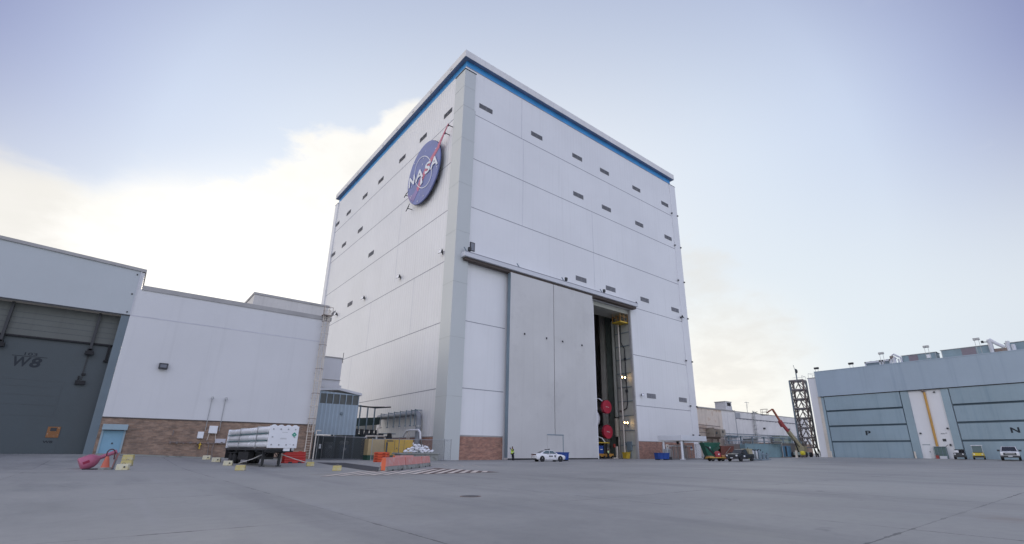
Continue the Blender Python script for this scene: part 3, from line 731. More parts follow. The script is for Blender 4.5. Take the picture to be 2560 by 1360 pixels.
# xd x yd = (1,0,0)x(0,0,1) = (0,-1,0): towards the viewer
text_mb('W', 1.25, F3(-8.22, 9.15), (1,0,0), (0,0,1), .01, bold=.03, width=1.2, italic=.15).build('door_letter', MARK, d)
text_mb('8', 1.25, F3(-7.25, 9.15), (1,0,0), (0,0,1), .01, bold=.04, width=.8, italic=.15).build('door_letter', MARK, d)
text_mb('103', .38, F3(-7.75, 9.92), (1,0,0), (0,0,1), .01, bold=.005, width=.9).build('door_number', MARK, d)
MB().box(-9.0, yt-.008, 9.66, -6.55, yt, 9.72).build('number_bar', MARK, d)
q = MB().box(-5.0, yt-.06, 2.25, -4.1, yt, 3.25).build('notice_board', SIGN_OR, d)
MB().box(-4.8, yt-.09, 2.85, -4.35, yt-.06, 3.15).build('notice_emblem', DARK, q)
text_mb('W8', .3, F3(-4.75, 1.85), (1,0,0), (0,0,1), .01, bold=.01, width=.7).build('door_mark', MARK, d)
MB().box(-5.35, yt-.01, .75, -4.1, yt, .8).box(-4.1, yt-.01, .45, -4.06, yt, 2.1).build('wicket_outline', M('crease_dark2', (.075, .09, .10), .6), d)
# pedestrian door with a rolling shutter hood
q = MB().box(-.85, YW-.02, .6, .72, YW+.1, 3.0).build('pedestrian_door', BLUE_PED, H)
for x0 in (-1.0, .72): MB().box(x0, YW-.10, .5, x0+.15, YW+.1, 3.05).build('frame', BLUE_JAMB, q)
MB().box(-1.02, YW-.55, 3.05, .95, YW+.1, 3.6).build('shutter_hood', BLUE_JAMB, q, bevel=.04)
MB().box(-.03, YW-.06, 1.7, .09, YW-.02, 1.85).build('lock', DARK, q)
# fittings on the wall
def boxthing(name, label, cat, x0, z0, x1, z1, depth, mat, group=None, extra=None):
    t_ = thing(name, label, cat, ((x0+x1)/2, YW, z0), 0, group)
    c_ = MB().box(x0, YW-depth, z0, x1, YW+.02, z1).build('housing', mat, t_, bevel=.02)
    MB().box(x0+.05, YW-depth-.02, z0+.05, x1-.05, YW-depth-.001, z1-.05).build('cover', mat, t_)
    if extra: extra(t_)
    return t_
ge = 'electrical boxes on the brick wall'
boxthing('electrical_box', 'white electrical box on the brick under the left conduit, lower than its neighbour', 'electrical box', 7.0, 2.4, 7.55, 3.1, .25, WHITE_OBJ, ge)
boxthing('electrical_box', 'white electrical box highest on the brick, between two thin conduits', 'electrical box', 7.95, 2.95, 8.75, 3.75, .28, WHITE_OBJ, ge,
         lambda p: MB().bar((8.05,YW-.1,2.95),(7.95,YW-.1,2.2), .05).bar((8.65,YW-.1,2.95),(8.75,YW-.1,2.2), .05).build('conduit', CREAM, p))
boxthing('gauge_panel', 'long pale panel low on the brick near the tube trailer', 'panel', 8.75, 1.95, 9.75, 2.4, .18, M('pale_grey_panel', (.55, .54, .58), .5))
t_ = thing('service_pipework', 'small rusty pipes and yellow valve running low along the brick wall', 'pipes', (7.5, YW, 1.2))
MB().tube([(4.6,YW-.12,1.98),(6.2,YW-.12,1.95),(9.9,YW-.12,1.9)], .05, 6).tube([(8.2,YW-.12,1.9),(8.3,YW-.12,.45)], .05, 6).tube([(8.7,YW-.12,1.9),(8.6,YW-.2,1.2),(8.75,YW-.2,.45)], .05, 6).tube([(4.8,YW-.12,3.2),(4.8,YW-.12,2.6)], .05, 6).build('pipe', RUST, t_)
for x in (4.7, 5.3, 5.9, 6.5, 7.2, 8.1, 9.4): MB().box(x-.09, YW-.2, 1.82, x+.09, YW, 2.06).build('pipe_clamp', RUST, t_)
MB().box(7.35, YW-.25, 1.3, 7.45, YW-.05, 1.95).box(7.28, YW-.28, 1.7, 7.52, YW-.05, 1.8).build('valve', YELLOW, t_)
for (x, z1_, lb) in ((7.63, 6.65, 'thin grey conduit rising up the white wall, the left of two'), (8.95, 6.65, 'thin grey conduit rising up the white wall, the right of two')):
    c_ = thing('conduit', lb, 'conduit', (x, YW, 3.2), 0, 'thin conduits up the white wall')
    MB().tube([(x-.0,YW-.08,3.2),(x+.02,YW-.08,z1_),(x+.03,YW-.35,z1_+.2)], .035, 6).build('tube', STEEL, c_)
    MB().lathe([(.0001,.25),(.13,.2),(.15,0),(.0001,0)], (x+.03, YW-.35, z1_), n=12).build('weather_cap', STEEL, c_)
t_ = thing('wall_lamp', 'black square lamp alone in the middle of the white wall', 'lamp', (2.6, YW, 9.7))
q = MB().hexa([(2.2,YW-.5,9.45),(3.0,YW-.5,9.45),(3.0,YW,9.45),(2.2,YW,9.45)], [(2.2,YW-.35,10.05),(3.0,YW-.35,10.05),(3.0,YW,10.1),(2.2,YW,10.1)]).build('housing', DARK, t_, bevel=.03)
MB().quad((2.32,YW-.50,9.56),(2.88,YW-.50,9.56),(2.88,YW-.42,9.9),(2.32,YW-.42,9.9)).build('lens', M('dull_lens', (.12, .13, .15), .2), q)
# caged ladder
L_ = thing('caged_ladder', 'cream caged ladder up the right end of the white workshop wall', 'ladder', (18.6, 64.4, 0))
for x in (18.25, 18.85): MB().bar((x, 64.35, .25), (x, 64.35, 19.6), .09, .05).build('rail', CREAM, L_)
q = MB()
for i in range(62): q.cyl((18.25, 64.35, .6+.3*i), (18.85, 64.35, .6+.3*i), .02, n=6)
q.build('rungs', CREAM, L_)
for i in range(11):
    z = 3.4 + 1.55*i
    pts = [(18.15 + .40 - .46*math.cos(a), 64.35 - .72*math.sin(a), z) for a in [PI*k/8 for k in range(9)]]
    MB().tube(pts, .035, 5).build('cage_hoop', RUST if i % 2 else CREAM, L_)
q = MB()
for k in (1, 2.5, 4, 5.5, 7): a = PI*k/8; q.bar((18.55-.46*math.cos(a), 64.35-.72*math.sin(a), 3.4), (18.55-.46*math.cos(a), 64.35-.72*math.sin(a), 18.9), .04)
q.build('cage_bar', CREAM, L_)
MB().bar((19.3,64.3,.05),(19.3,64.3,3.6),.11).bar((19.3,64.3,3.6),(19.9,64.5,3.6),.11).build('side_post', CREAM, L_)
q = MB()
for z in (4.4, 7.5, 10.6, 13.7, 16.8): q.bar((18.25,64.35,z),(18.25,64.7,z),.06).bar((18.85,64.35,z),(18.85,64.7,z),.06)
q.build('wall_tie', RUST, L_)
q = MB().box(18.05,64.0,18.25,19.2,64.9,18.35).bar((18.05,64.0,18.3),(18.05,64.0,19.4),.05).bar((19.2,64.0,18.3),(19.2,64.0,19.4),.05).bar((18.05,64.0,19.4),(19.2,64.0,19.4),.05)
q.build('landing', RUST, L_)
# rear block over the roof
t_ = thing('rear_block', 'plain beige block rising behind the roof of the low white building', 'building', (16, 80, 0))
MB().box(10.95, 72.0, -.2, 20.9, 96, 21.55).build('wall', BEIGE_SHEET, t_)
MB().box(10.85, 71.9, 21.55, 21.0, 96.1, 21.85).build('roof_edge', CONC, t_)
# ------------------------------------------------------------------ plant yard between the two buildings
t_ = thing('utility_shed', 'pale blue corrugated shed with a dark louvre band under its gable roof', 'shed', (24.3, 75, 0))
w = MB().box(21.4, 72.0, 3.35, 27.1, 72.2, 7.62).box(26.9, 72.2, 3.35, 27.1, 80, 9.1).box(21.4, 72.2, 3.35, 21.6, 80, 9.1)
w.hexa([(21.4,72.05,9.0),(27.1,72.05,9.0),(27.1,72.2,9.0),(21.4,72.2,9.0)], [(21.4,72.05,9.35),(27.1,72.05,9.12),(27.1,72.2,9.12),(21.4,72.2,9.35)])
w.build('wall', BLUE_SHED, t_)
lv = MB().box(21.45, 72.12, 7.62, 27.05, 72.2, 9.0).build('louvre_band', M('shed_louvre', (.105, .115, .11), .5, var=.2, vs=.9), t_)
for k in range(7): MB().box(21.42+.93*k, 72.0, 7.62, 21.52+.93*k, 72.12, 9.0).build('mullion', BLUE_SHED, lv)
MB().hexa([(21.2,71.8,9.35),(23.8,71.8,9.62),(23.8,80.2,9.62),(21.2,80.2,9.35)], [(21.2,71.8,9.70),(23.8,71.8,9.97),(23.8,80.2,9.97),(21.2,80.2,9.70)]).hexa(
    [(23.8,71.8,9.62),(27.4,71.8,9.02),(27.4,80.2,9.02),(23.8,80.2,9.62)], [(23.8,71.8,9.97),(27.4,71.8,9.37),(27.4,80.2,9.37),(23.8,80.2,9.97)]).build('roof', WHITE_DULL, t_)
MB().hexa([(23.0,74,9.7),(24.4,74,9.7),(24.4,75,9.7),(23.0,75,9.7)], [(23.3,74.2,10.1),(24.1,74.2,10.1),(24.1,74.8,10.1),(23.3,74.8,10.1)]).build('roof_vent', WHITE_OBJ, t_)
for x in (21.5, 24.3, 27.0): MB().box(x-.1, 72.1, -.1, x+.1, 72.3, 3.35).build('post', STEEL_BLUE, t_)
MB().box(21.5, 76.5, -.1, 27.0, 77, 3.35).build('dark_backing', DARK, t_); MB().box(27.0, 72.4, -.1, 27.1, 77, 3.35).build('side_wall', DARK, t_)  # dark sheets added to deepen the shade below the shed
MB().lathe([(.0001,-.14),(.2,-.12),(.24,0),(.24,.1)], (24.75, 71.95, 6.3), 'y', 14).build('bell', STEEL_BLUE, t_)
for (x, y, z0, dx_, dy_, h_, nm, lb, mt) in ((22.3, 74.4, .0, 1.2, 1.0, 2.7, 'control_cabinet', 'dark grey cabinet under the shed behind the dark fence', M('cabinet_grey', (.16, .18, .19), .5)),
     (24.1, 73.6, .0, 1.3, 1.0, 2.4, 'control_cabinet', 'lighter grey cabinet with a window under the shed', M('cabinet_pale', (.30, .32, .33), .5)),
     (26.0, 73.2, .0, 1.4, 1.2, 2.0, 'air_compressor', 'dark blue compressor with two spheres at the right end below the shed', M('machine_blue', (.10, .14, .19), .5))):
    c_ = thing(nm, lb, nm.replace('_', ' '), (x, y, gz(x, y)), 0, None)
    b_ = MB().box(x-dx_/2, y-dy_/2, gz(x,y), x+dx_/2, y+dy_/2, h_).build('housing', mt, c_, bevel=.03)
    MB().box(x-.25, y-dy_/2-.03, h_*.62, x+.25, y-dy_/2-.001, h_*.8).build('label_plate', WHITE_DULL, b_)
    if nm == 'air_compressor':
        for dx2 in (-.35, .35): MB().lathe([(.32*math.sin(PI*i/8)+.0001, -.32*math.cos(PI*i/8)) for i in range(9)], (x+dx2, y-.2, h_+.3), n=14).build('pressure_sphere', STEEL, b_, smooth=True)
        MB().tube([(x-.6,y-.3,h_*.4),(x-.3,y-.75,h_*.5),(x+.6,y-.75,h_*.3)], .05, 6).build('hose', BLACK, b_)
# white box duct standing over the shed roof
t_ = thing('duct_housing', 'pale panelled duct housing above the blue shed, beside the ladder', 'duct', (26, 88, 11))
MB().box(20.9, 84, 11.75, 27.9, 92, 16.4).build('wall', WHITE_DULL, t_)
MB().box(20.9, 83.9, 12.55, 28.0, 83.99, 12.65).box(20.9, 83.9, 16.3, 28.0, 92.1, 16.5).build('trim', CONC, t_)
MB().box(20.9, 83.8, 11.2, 28.2, 92.2, 11.75).build('base_frame', WHITE_DULL, t_)
q = MB()
for x in (21.4, 24.6, 27.9): q.box(x-.15, 84.2, 0, x+.15, 84.5, 11.2)
q.build('post', STEEL_BLUE, t_)
MB().bar((27.95,83.95,15.6),(27.95,83.95,17.4),.07).build('vent_pipe', DARK, t_)
# big pipe on hangers along the side wall
t_ = thing('wall_pipe', 'large grey pipe on hangers along the white side wall, elbowing down at its right end', 'pipe', (37.2, 78, 0))
pts = [(37.2, 88.0, 7.05), (37.2, 73.0, 7.05)] + [(37.2, 73.0-.85*math.sin(a), 7.05-.85+.85*math.cos(a)) for a in [PI*k/12 for k in range(1, 7)]] + [(37.2, 72.15, 2.0)]
MB().tube(pts, .42, 14).build('pipe', M('lagged_pipe_grey', (.27,.29,.32), .5, var=.1), t_, smooth=True)
for y in (86.0, 82.9, 80.4, 78.1, 75.9, 74.1, 72.7):
    MB().box(36.68, y-.07, 5.2, 36.78, y+.07, 7.7).box(36.68, y-.07, 7.5, 37.9, y+.07, 7.62).box(36.6, y-.13, 5.05, 36.86, y+.13, 5.2).build('hanger', STEEL_BLUE, t_)
MB().cyl((37.2,72.15,4.9),(37.2,72.15,5.15),.52,n=14).cyl((37.2,72.15,2.0),(37.2,72.15,2.2),.5,n=14).build('flange', STEEL, t_)
MB().box(36.55, 71.4, .0, 37.8, 72.9, 2.0).build('valve_cabinet', STEEL_BLUE, t_, bevel=.04)
# dark duct bridge and frame left of it
t_ = thing('pipe_bridge', 'dark green duct and steel frame full of pipes between shed and white side wall', 'pipe rack', (33, 84, 0))
MB().hexa([(27.2,78,4.6),(36.6,86,5.7),(36.6,88,5.7),(27.2,80,4.6)], [(27.2,78,6.0),(36.6,86,7.0),(36.6,88,7.0),(27.2,80,6.0)]).build('duct', GREEN_DARK, t_)
MB().hexa([(27.2,77.8,3.9),(35.8,85.4,4.6),(35.8,87,4.6),(27.2,79.5,3.9)], [(27.2,77.8,4.55),(35.8,85.4,5.6),(35.8,87,5.6),(27.2,79.5,4.55)]).build('lower_duct', GREEN_BEIGE, t_)
for (x, y) in ((28.6,78.4),(30.5,80.0),(32.4,81.6),(34.3,83.2)):
    MB().bar((x,y,0),(x,y,8.4),.18).build('frame_post', STEEL_BLUE, t_)
MB().bar((27.2,77.4,8.1),(34.6,83.4,8.4),.22).bar((34.3,83.2,8.35),(36.4,81.4,8.5),.2).bar((32.4,81.6,8.3),(34.6,79.8,8.3),.16).build('frame_beam', DARK, t_)
q = MB()
for i, (z, r_) in enumerate(((3.55,.12),(3.2,.09),(2.9,.14),(4.0,.08),(2.5,.09))):
    q.tube([(26.8,76.6+.1*i,z),(31.5,80.2+.15*i,z),(34.5-.4*i,82.6,z),(36.6,80.8-.6*i,z-.05)], r_, 7)
q.build('pipe', STEEL_BLUE, t_)
q = MB().tube([(29.6,74.6,.2),(29.6,74.6,3.0),(29.9,74.8,3.35),(33.6,76.8,3.45),(33.9,77,3.2),(33.9,77,2.5)], .15, 8)
q.tube([(33.0,78,3.3),(33.0,78,4.6),(33.2,78,4.9),(33.6,78.2,4.9)], .14, 8)
q.build('white_pipe', CREAM, t_)
q = MB()
rs = random.Random(5)
for i in range(12):
    x = rs.uniform(30.5, 35.8); y = 75.5 + (x-28)*.45; q.box(x-.25, y, rs.uniform(2.4,3.2), x+.3, y+.4, rs.uniform(3.3,4.1))
q.build('valve', DARK, t_)
t_ = thing('pump_skid', 'dark pump skid crowded with valves behind the yellow generator', 'pump', (32, 79, 0))
MB().hexa([(27.6,77.0,0),(35.0,81.5,0),(34.0,83.5,0),(27.0,79.2,0)], [(27.6,77.0,3.6),(35.0,81.5,4.0),(34.0,83.5,4.0),(27.0,79.2,3.6)]).build('enclosure', GREEN_DARK, t_)
for i in range(6): MB().cyl((28.3+1.1*i, 77.0+.68*i, 3.5), (28.3+1.1*i, 77.0+.68*i, 4.5), .3, n=12).build('motor', DARK, t_)
t_ = thing('arched_pipe', 'white arched pipe with ladder rungs over the brick plinth by the grey pillar', 'pipe', (36.6, 72, 2))
MB().tube([(36.5,76.0,3.4),(36.5,75.4,3.9),(36.5,74.6,4.35),(36.5,73.6,4.4),(36.5,70.6,4.35),(36.5,70.0,4.0),(36.5,69.8,3.0)], .16, 8).build('pipe', WHITE_OBJ, t_)
MB().bar((36.5,74.4,0),(36.5,74.4,4.3),.1).bar((36.5,73.7,0),(36.5,73.7,4.3),.1).bar((36.5,74.4,2.2),(36.5,73.7,2.2),.07).bar((36.5,74.4,3.2),(36.5,73.7,3.2),.07).build('support', CREAM, t_)
# generator set
t_ = thing('generator_set', 'long yellow generator enclosure with a paler end behind the chain link fence', 'generator', (30.7, 68.2, 0))
MB().box(29.55, 67.0, .65, 33.9, 69.6, 2.8).build('enclosure', M('generator_yellow', (.66, .40, .035), .5, streak=.2, var=.08), t_, bevel=.05)
MB().box(27.2, 67.0, .65, 29.53, 69.6, 2.8).build('radiator_end', M('generator_tan', (.50, .38, .20), .55, streak=.2), t_, bevel=.05)
MB().box(27.2, 66.95, .0, 33.9, 69.5, .65).build('fuel_base', M('base_green', (.03, .09, .06), .6), t_)
MB().box(29.75, 66.96, 1.0, 30.0, 67.0, 2.4).box(29.8, 66.95, 2.5, 30.8, 67.0, 2.65).build('vent_slot', DARK, t_)
for x in (31.4, 32.9): MB().box(x-.05, 66.93, 1.5, x+.05, 67.0, 1.65).build('door_latch', DARK, t_)
q = MB()
for x in (29.58, 31.05, 32.5): q.box(x-.02, 66.985, .75, x+.02, 67.0, 2.7)
q.build('door_seam', DARK, t_)
MB().cyl((28.8, 68.3, 2.8), (28.8, 68.3, 3.2), .16, n=10).build('exhaust_stack', STEEL, t_)
# concrete block with sandbags
t_ = thing('concrete_plinth', 'low grey concrete plinth heaped with white sandbags beside the grey pillar', 'plinth', (31.8, 61.2, 0))
MB().box(29.1, 60.5, -.1, 34.5, 62.6, .82).build('block', CONC_DIRTY, t_, bevel=.03)
MB().box(28.8, 60.35, .82, 34.7, 62.8, 1.02).build('cap_slab', CONC_DIRTY, t_, bevel=.03)
rs = random.Random(11); n_ = 0
for row, (zr, x0, x1) in enumerate(((1.02, 29.5, 33.5), (1.28, 29.9, 33.1), (1.55, 30.4, 32.6), (1.80, 30.8, 31.8))):
    x = x0
    while x < x1:
        l = rs.uniform(.5, .85); y = rs.uniform(60.6, 61.05); sq = rs.uniform(.9, 1.35); tl = rs.uniform(-.16, .16); z = zr + rs.uniform(-.05, .07)
        m = MB(); rg = []
        for i in range(9):
            u = i/8; rr = math.sin(PI*min(max(u, .02), .98))**.45
            rg.append([(x + l*u, y + .24*rr*math.cos(a), z + .125*sq + .15*sq*rr*math.sin(a) + .03*math.sin(7*u + x) + tl*(u - .5)) for a in [2*PI*k/10 for k in range(10)]])
        m.rings(rg)
        s_ = m.build('sandbag', BAG, None, at=(x + l/2, y, z), smooth=True)
        pos = ('bottom', 'second', 'third', 'top')[row]
        tag(s_, f'white sandbag in the {pos} row of the heap on the concrete plinth', 'sandbag', 'sandbags heaped on the concrete plinth'); n_ += 1
        x += l*.93
for (x, z) in ((30.9, 2.05), (32.3, 1.8), (33.2, 1.45)):
    s_ = MB().lathe([(.0001, 0), (.09, .02), (.07, .16), (.10, .24), (.0001, .26)], (x, 61.0, z), n=8).build('sandbag', BAG, None, at=(x, 61, z), smooth=True)
    tag(s_, 'tied neck of a white sandbag sticking up from the heap', 'sandbag', 'tied sandbag necks')

# chain link fence
def fence(name, label, pts, h, mat, gap=2.6, railmat=STEEL):
    x0, y0 = pts[0]; t_ = thing(name, label, 'fence', (x0, y0, gz(x0, y0)))
    m = MB()
    for (a, b) in zip(pts, pts[1:]):
        a = Vector((*a, 0)); b = Vector((*b, 0)); L = (b-a).length; n = max(1, round(L/gap))
        za, zb = gz(a.x, a.y), gz(b.x, b.y)
        m.quad((a.x,a.y,za+.03),(b.x,b.y,zb+.03),(b.x,b.y,zb+h),(a.x,a.y,za+h))
        MB().cyl((a.x,a.y,za+h),(b.x,b.y,zb+h),.035,n=6).build('rail', railmat, t_); MB().cyl((a.x,a.y,za+.08),(b.x,b.y,zb+.08),.02,n=5).build('rail', railmat, t_)
        for i in range(n+1):
            p = a.lerp(b, i/n); z = gz(p.x, p.y)
            MB().cyl((p.x,p.y,z-.1),(p.x,p.y,z+h+.12),.05,n=8).build('post', railmat, t_)
    m.build('wire_mesh', mat, t_)
    return t_
fence('chain_link_fence', 'dark chain link fence section below the blue shed', [(19.6, 66.5), (22.2, 70.6), (27.4, 68.3)], 3.0, CHAIN_DARK)
fence('chain_link_fence', 'open chain link fence in front of the yellow generator', [(27.4, 66.2), (30.4, 64.2), (33.2, 63.1)], 2.75, CHAIN)
fence('chain_link_fence', 'chain link fence with twin posts against the grey corner pillar', [(33.2, 63.1), (36.0, 61.6), (36.9, 61.3)], 2.75, CHAIN)
q = thing('fence_sign', 'small white sign on the dark fence below the shed', 'sign', (21.4, 69.2, 1.6)); 
MB().bar((21.32,69.1,1.75),(21.8,69.85,1.75),.03,.55).build('plate', WHITE_OBJ, q)
MB().bar((21.36,69.07,1.8),(21.6,69.45,1.8),.02,.08).build('print', DARK, q)

# ------------------------------------------------------------------ barriers
def water_barrier(loc, rz, mat, label, group, L=2.3):
    t_ = thing('water_barrier', label, 'barrier', loc, rz, group, world=False)
    prof = [(-.30,.0),(-.30,.12),(-.24,.18),(-.27,.30),(-.20,.38),(-.23,.55),(-.16,.62),(-.18,.80),(-.12,.86),(-.13,1.05)]
    ring = [(y, z) for y, z in prof] + [(-y, z) for y, z in reversed(prof)]
    rg = [[(x, y*s_, z) for y, z in ring] for x, s_ in ((-L/2,.85),(-L/2+.08,1),(L/2-.08,1),(L/2,.85))]
    b_ = MB().rings(rg).build('body', mat, t_, bevel=.02)
    for x in (-.55, .55): MB().box(x-.2, -.34, .0, x+.2, .34, .13).build('forklift_slot', DARK, b_)
    for x in (-.6, .6): MB().cyl((x,0,1.04),(x,0,1.10),.09,n=10).build('fill_cap', mat, b_)
    MB().box(-L/2-.06,-.08,.3,-L/2,.08,.9).build('hinge', mat, b_)
    return t_
water_barrier((14.2, 53.5, gz(14.2, 53.5)), .42, REDP, 'red water filled barrier behind the front of the tube trailer', 'red water barriers')
water_barrier((14.7, 54.6, gz(14.7, 54.6)), .50, REDP, 'red water filled barrier half hidden behind the first red one', 'red water barriers')
# stack of orange barriers
for i in range(4):
    t_ = thing('barrier_block', ('lowest', 'second', 'third', 'topmost')[i] + ' orange plastic block in the orange stack by the barriers', 'barrier', (24.3, 55.6, .28*i), -.85, 'orange blocks in one stack', world=False)
    b_ = MB().box(-.8,-.4,.0,.8,.4,.235).build('body', ORANGE, t_, bevel=.04)
    for x in (-.45, .45): MB().box(x-.16,-.42,.06,x+.16,-.38,.17).build('slot', M('slot_dark', (.30,.03,.01), .6), b_)
    MB().box(-.7,-.3,.235,.7,.3,.275).build('lug', ORANGE, b_)
# painted jersey barriers
def jersey(a, b, label, z0=None):
    a = Vector((*a, 0)); b = Vector((*b, 0)); c = (a+b)/2; L = (b-a).length - .06; rz = math.atan2((b-a).y, (b-a).x)
    t_ = thing('jersey_barrier', label, 'barrier', (c.x, c.y, gz(c.x, c.y)), rz, 'painted concrete barriers', world=False)
    lo = [(-.32,0),(-.32,.08),(-.24,.30),(.24,.30),(.32,.08),(.32,0)]; hi = [(-.24,.30),(-.13,.86),(.13,.86),(.24,.30)]
    def loft(p): return MB().rings([[(x, y, z) for y, z in p] for x in (-L/2, L/2)])
    b_ = loft(lo).build('base', CONC_DIRTY, t_, bevel=.015)
    loft([(y, z+.001) for y, z in hi]).build('painted_top', PINKO, t_, bevel=.02)
    for x in (-L*.25, L*.25): MB().box(x-.16,-.335,.0,x+.16,-.2,.09).build('lifting_slot', BLACK, b_)
    MB().box(-L/2-.015,-.14,.05,-L/2,.14,.84).build('end_face', M('orange_end', (.80,.17,.07), .5), b_)
jersey((14.25, 32.2), (17.0, 35.0), 'nearest pink painted concrete barrier with an orange end face')
jersey((17.05, 35.05), (20.1, 38.3), 'pink painted concrete barrier in the middle of the row of three')
jersey((20.15, 38.35), (22.3, 40.9), 'farthest pink painted concrete barrier in the row of three')
jersey((20.7, 44.6), (23.2, 45.7), 'pink painted concrete barrier standing behind the row of three')

# ------------------------------------------------------------------ tube trailer
TR = thing('tube_trailer', 'gas trailer of long white tubes with a white bolted end panel', 'trailer', (10.4, 42.8, gz(10, 44)), rad(3.5), None, world=False)
# local frame: x across (-1.1..1.1), y from the front panel (0) back to 14, z up
W_, LT = 2.19, 13.2
MB().box(-W_/2, 0, 1.42, W_/2, .16, 3.10).build('end_panel', WHITE_OBJ, TR, bevel=.03)
ep = TR.children[0]
for i in range(4):
    for z in (1.68, 2.26, 2.86):
        if z == 2.26 and i in (1, 2): continue
        x = -W_/2 + .27 + i*(W_-.54)/3
        MB().lathe([(.0001,-.06),(.045,-.055),(.06,-.02),(.06,0)], (x, 0, z), 'y', 10).build('tube_bolt', STEEL, ep)
for i in range(4):
    x = -W_/2 + .3 + i*(W_-.6)/3
    MB().cyl((x,.02,2.98),(x,.14,2.98),.22,n=18).build('panel_lobe', WHITE_OBJ, ep)
MB().prism([(-.20,0),(0,-.20),(.20,0),(0,.20)], (.78, -.001, 2.45), (1,0,0), (0,0,1), .012).build('hazard_diamond', M('hazard_green', (.03, .30, .20), .5), ep)
MB().prism([(-.05,-.02),(.05,-.02),(.05,.02),(-.05,.02)], (.78, -.014, 2.45), (1,0,0), (0,0,1), .004).build('diamond_mark', WHITE_OBJ, ep)
q = MB()
for (x, z, l) in ((.05, 2.62, .42), (.0, 2.17, .45), (.0, 2.11, .5), (.55, 1.72, .14)): q.box(x-l/2, -.006, z-.012, x+l/2, -.001, z+.012)
q.build('faint_print', STEEL, ep)
for row, z in enumerate((1.70, 2.26, 2.82)):
    for i in range(4):
        x = -W_/2 + .27 + i*(W_-.54)/3; r_ = .262
        MB().lathe([(.0001,.16),(.12,.17),(.15,.35),(r_-.03,.55),(r_,.75),(r_,LT-.7),(r_-.03,LT-.5),(.13,LT-.3),(.0001,LT-.28)], (x, 0, z), 'y', 20).build('gas_tube', TUBE, TR, smooth=True)
for z in (1.98, 2.54): MB().box(-W_/2-.01,.5,z-.035,-W_/2+.06,LT-.4,z+.035).build('side_strip', M('trailer_green_stripe', (.05, .14, .15), .5), TR)
MB().box(-W_/2, LT-.35, 1.42, W_/2, LT-.15, 3.10).build('rear_panel', WHITE_OBJ, TR, bevel=.03)
for y in (3.2, 8.5): MB().box(-W_/2-.03,y,1.40,-W_/2+.02,y+.1,3.1).box(-W_/2-.03,y,3.08,W_/2+.03,y+.1,3.13).build('tie_band', STEEL, TR)
q = MB().box(-.5,.6,1.05,-.3,LT,1.38).box(.3,.6,1.05,.5,LT,1.38).box(-W_/2+.05,.2,1.25,W_/2-.05,LT-.1,1.41)
for y in (.5, 3, 6, 9, 12): q.box(-W_/2+.05,y,1.12,W_/2-.05,y+.12,1.26)
q.build('chassis', DARK, TR)
MB().box(.15,.05,1.20,.62,.2,1.42).build('plate', WHITE_OBJ, TR)
MB().lathe([(.0001,-.01),(.12,0),(.12,.12)], (.85,.06,1.33), 'y', 10).build('connector', STEEL, TR)
for x in (-.62, .62):
    l_ = MB().box(x-.09,2.2,.14,x+.09,2.4,1.25).box(x-.06,2.24,.04,x+.06,2.36,.14).build('landing_leg', DARK, TR)
    MB().box(x-.18,2.12,.01,x+.18,2.48,.06).build('foot', DARK, l_)
    MB().bar((x,2.3,.55),(x*.2,2.35,1.15),.05).bar((x,2.3,.5),(x,3.1,1.15),.05).build('brace', DARK, l_)
MB().box(-.62,2.25,.62,.62,2.35,.70).build('cross_shaft', DARK, TR)
for y in (9.6, 10.9):
    for sx in (-1, 1):
        for k in (0, 1):
            x0 = sx*(W_/2 - .02 - .31*k); x1 = x0 - sx*.26
            ty = MB().lathe([(.30,min(x0,x1)),(.47,min(x0,x1)+.02),(.50,min(x0,x1)+.06),(.50,max(x0,x1)-.06),(.47,max(x0,x1)-.02),(.30,max(x0,x1))], (0, y, .52), 'x', 24).build('tyre', BLACK, TR, smooth=True)
            MB().lathe([(.0001,min(x0,x1)+.05),(.30,min(x0,x1)+.03),(.30,max(x0,x1)-.03),(.0001,max(x0,x1)-.05)], (0, y, .52), 'x', 18).build('rim', CHROME if k == 0 else DARK, ty)
MB().box(-W_/2,8.9,.98,W_/2,11.6,1.05).box(-W_/2,12.6,.5,W_/2,12.7,1.3).build('mudguard', BLACK, TR)
MB().box(-.45,3.2,.55,.45,6.4,1.05).box(-W_/2+.1,5.2,.45,-.55,8.4,1.1).build('locker', BLACK, TR)
# tie-down straps and yellow anchor blocks
t_ = thing('tie_down_strap', 'pale strap slanting from the trailer leg down to the left blocks', 'strap', (9.3, 45, .9))
MB().tube([(9.75,45.0,1.02),(9.2,46.6,.55),(8.6,48.4,.20)], .035, 6).build('webbing', ROPE, t_); MB().bar((9.75,45.0,1.02),(9.5,45.7,.8),.07).build('ratchet', STEEL, t_)
t_ = thing('tie_down_strap', 'pale strap slanting from the trailer leg right to a yellow block', 'strap', (11, 45, .8))
MB().tube([(10.95,45.0,.95),(12.1,44.9,.55),(13.1,44.7,.26)], .035, 6).build('webbing', ROPE, t_); MB().bar((10.95,45.0,.95),(11.3,45.0,.82),.06).build('ratchet', STEEL, t_)
gy_ = 'yellow concrete blocks round the tube trailer'
def yblock(x, y, label, mat=PALE_YELLOW, s_=1., rz=0., z=None, hole=False, grp=gy_):
    z = gz(x, y) if z is None else z
    t_ = thing('yellow_block', label, 'block', (x, y, z), rz, grp, world=False)
    t_.scale = (s_, s_, s_)
    b_ = MB().hexa([(-.29,-.2,0),(.29,-.2,0),(.29,.2,0),(-.29,.2,0)], [(-.27,-.18,.33),(.27,-.18,.33),(.27,.18,.33),(-.27,.18,.33)]).build('block', mat, t_, bevel=.03)
    MB().tube([(-.08,0,.33),(-.05,0,.39),(.05,0,.39),(.08,0,.33)], .015, 5).build('lifting_loop', RUST, b_)
    if hole: MB().lathe([(.0001,-.012),(.05,-.012),(.05,.0)], (.12,-.195,.17), 'y', 10).build('eye', DARK, b_)
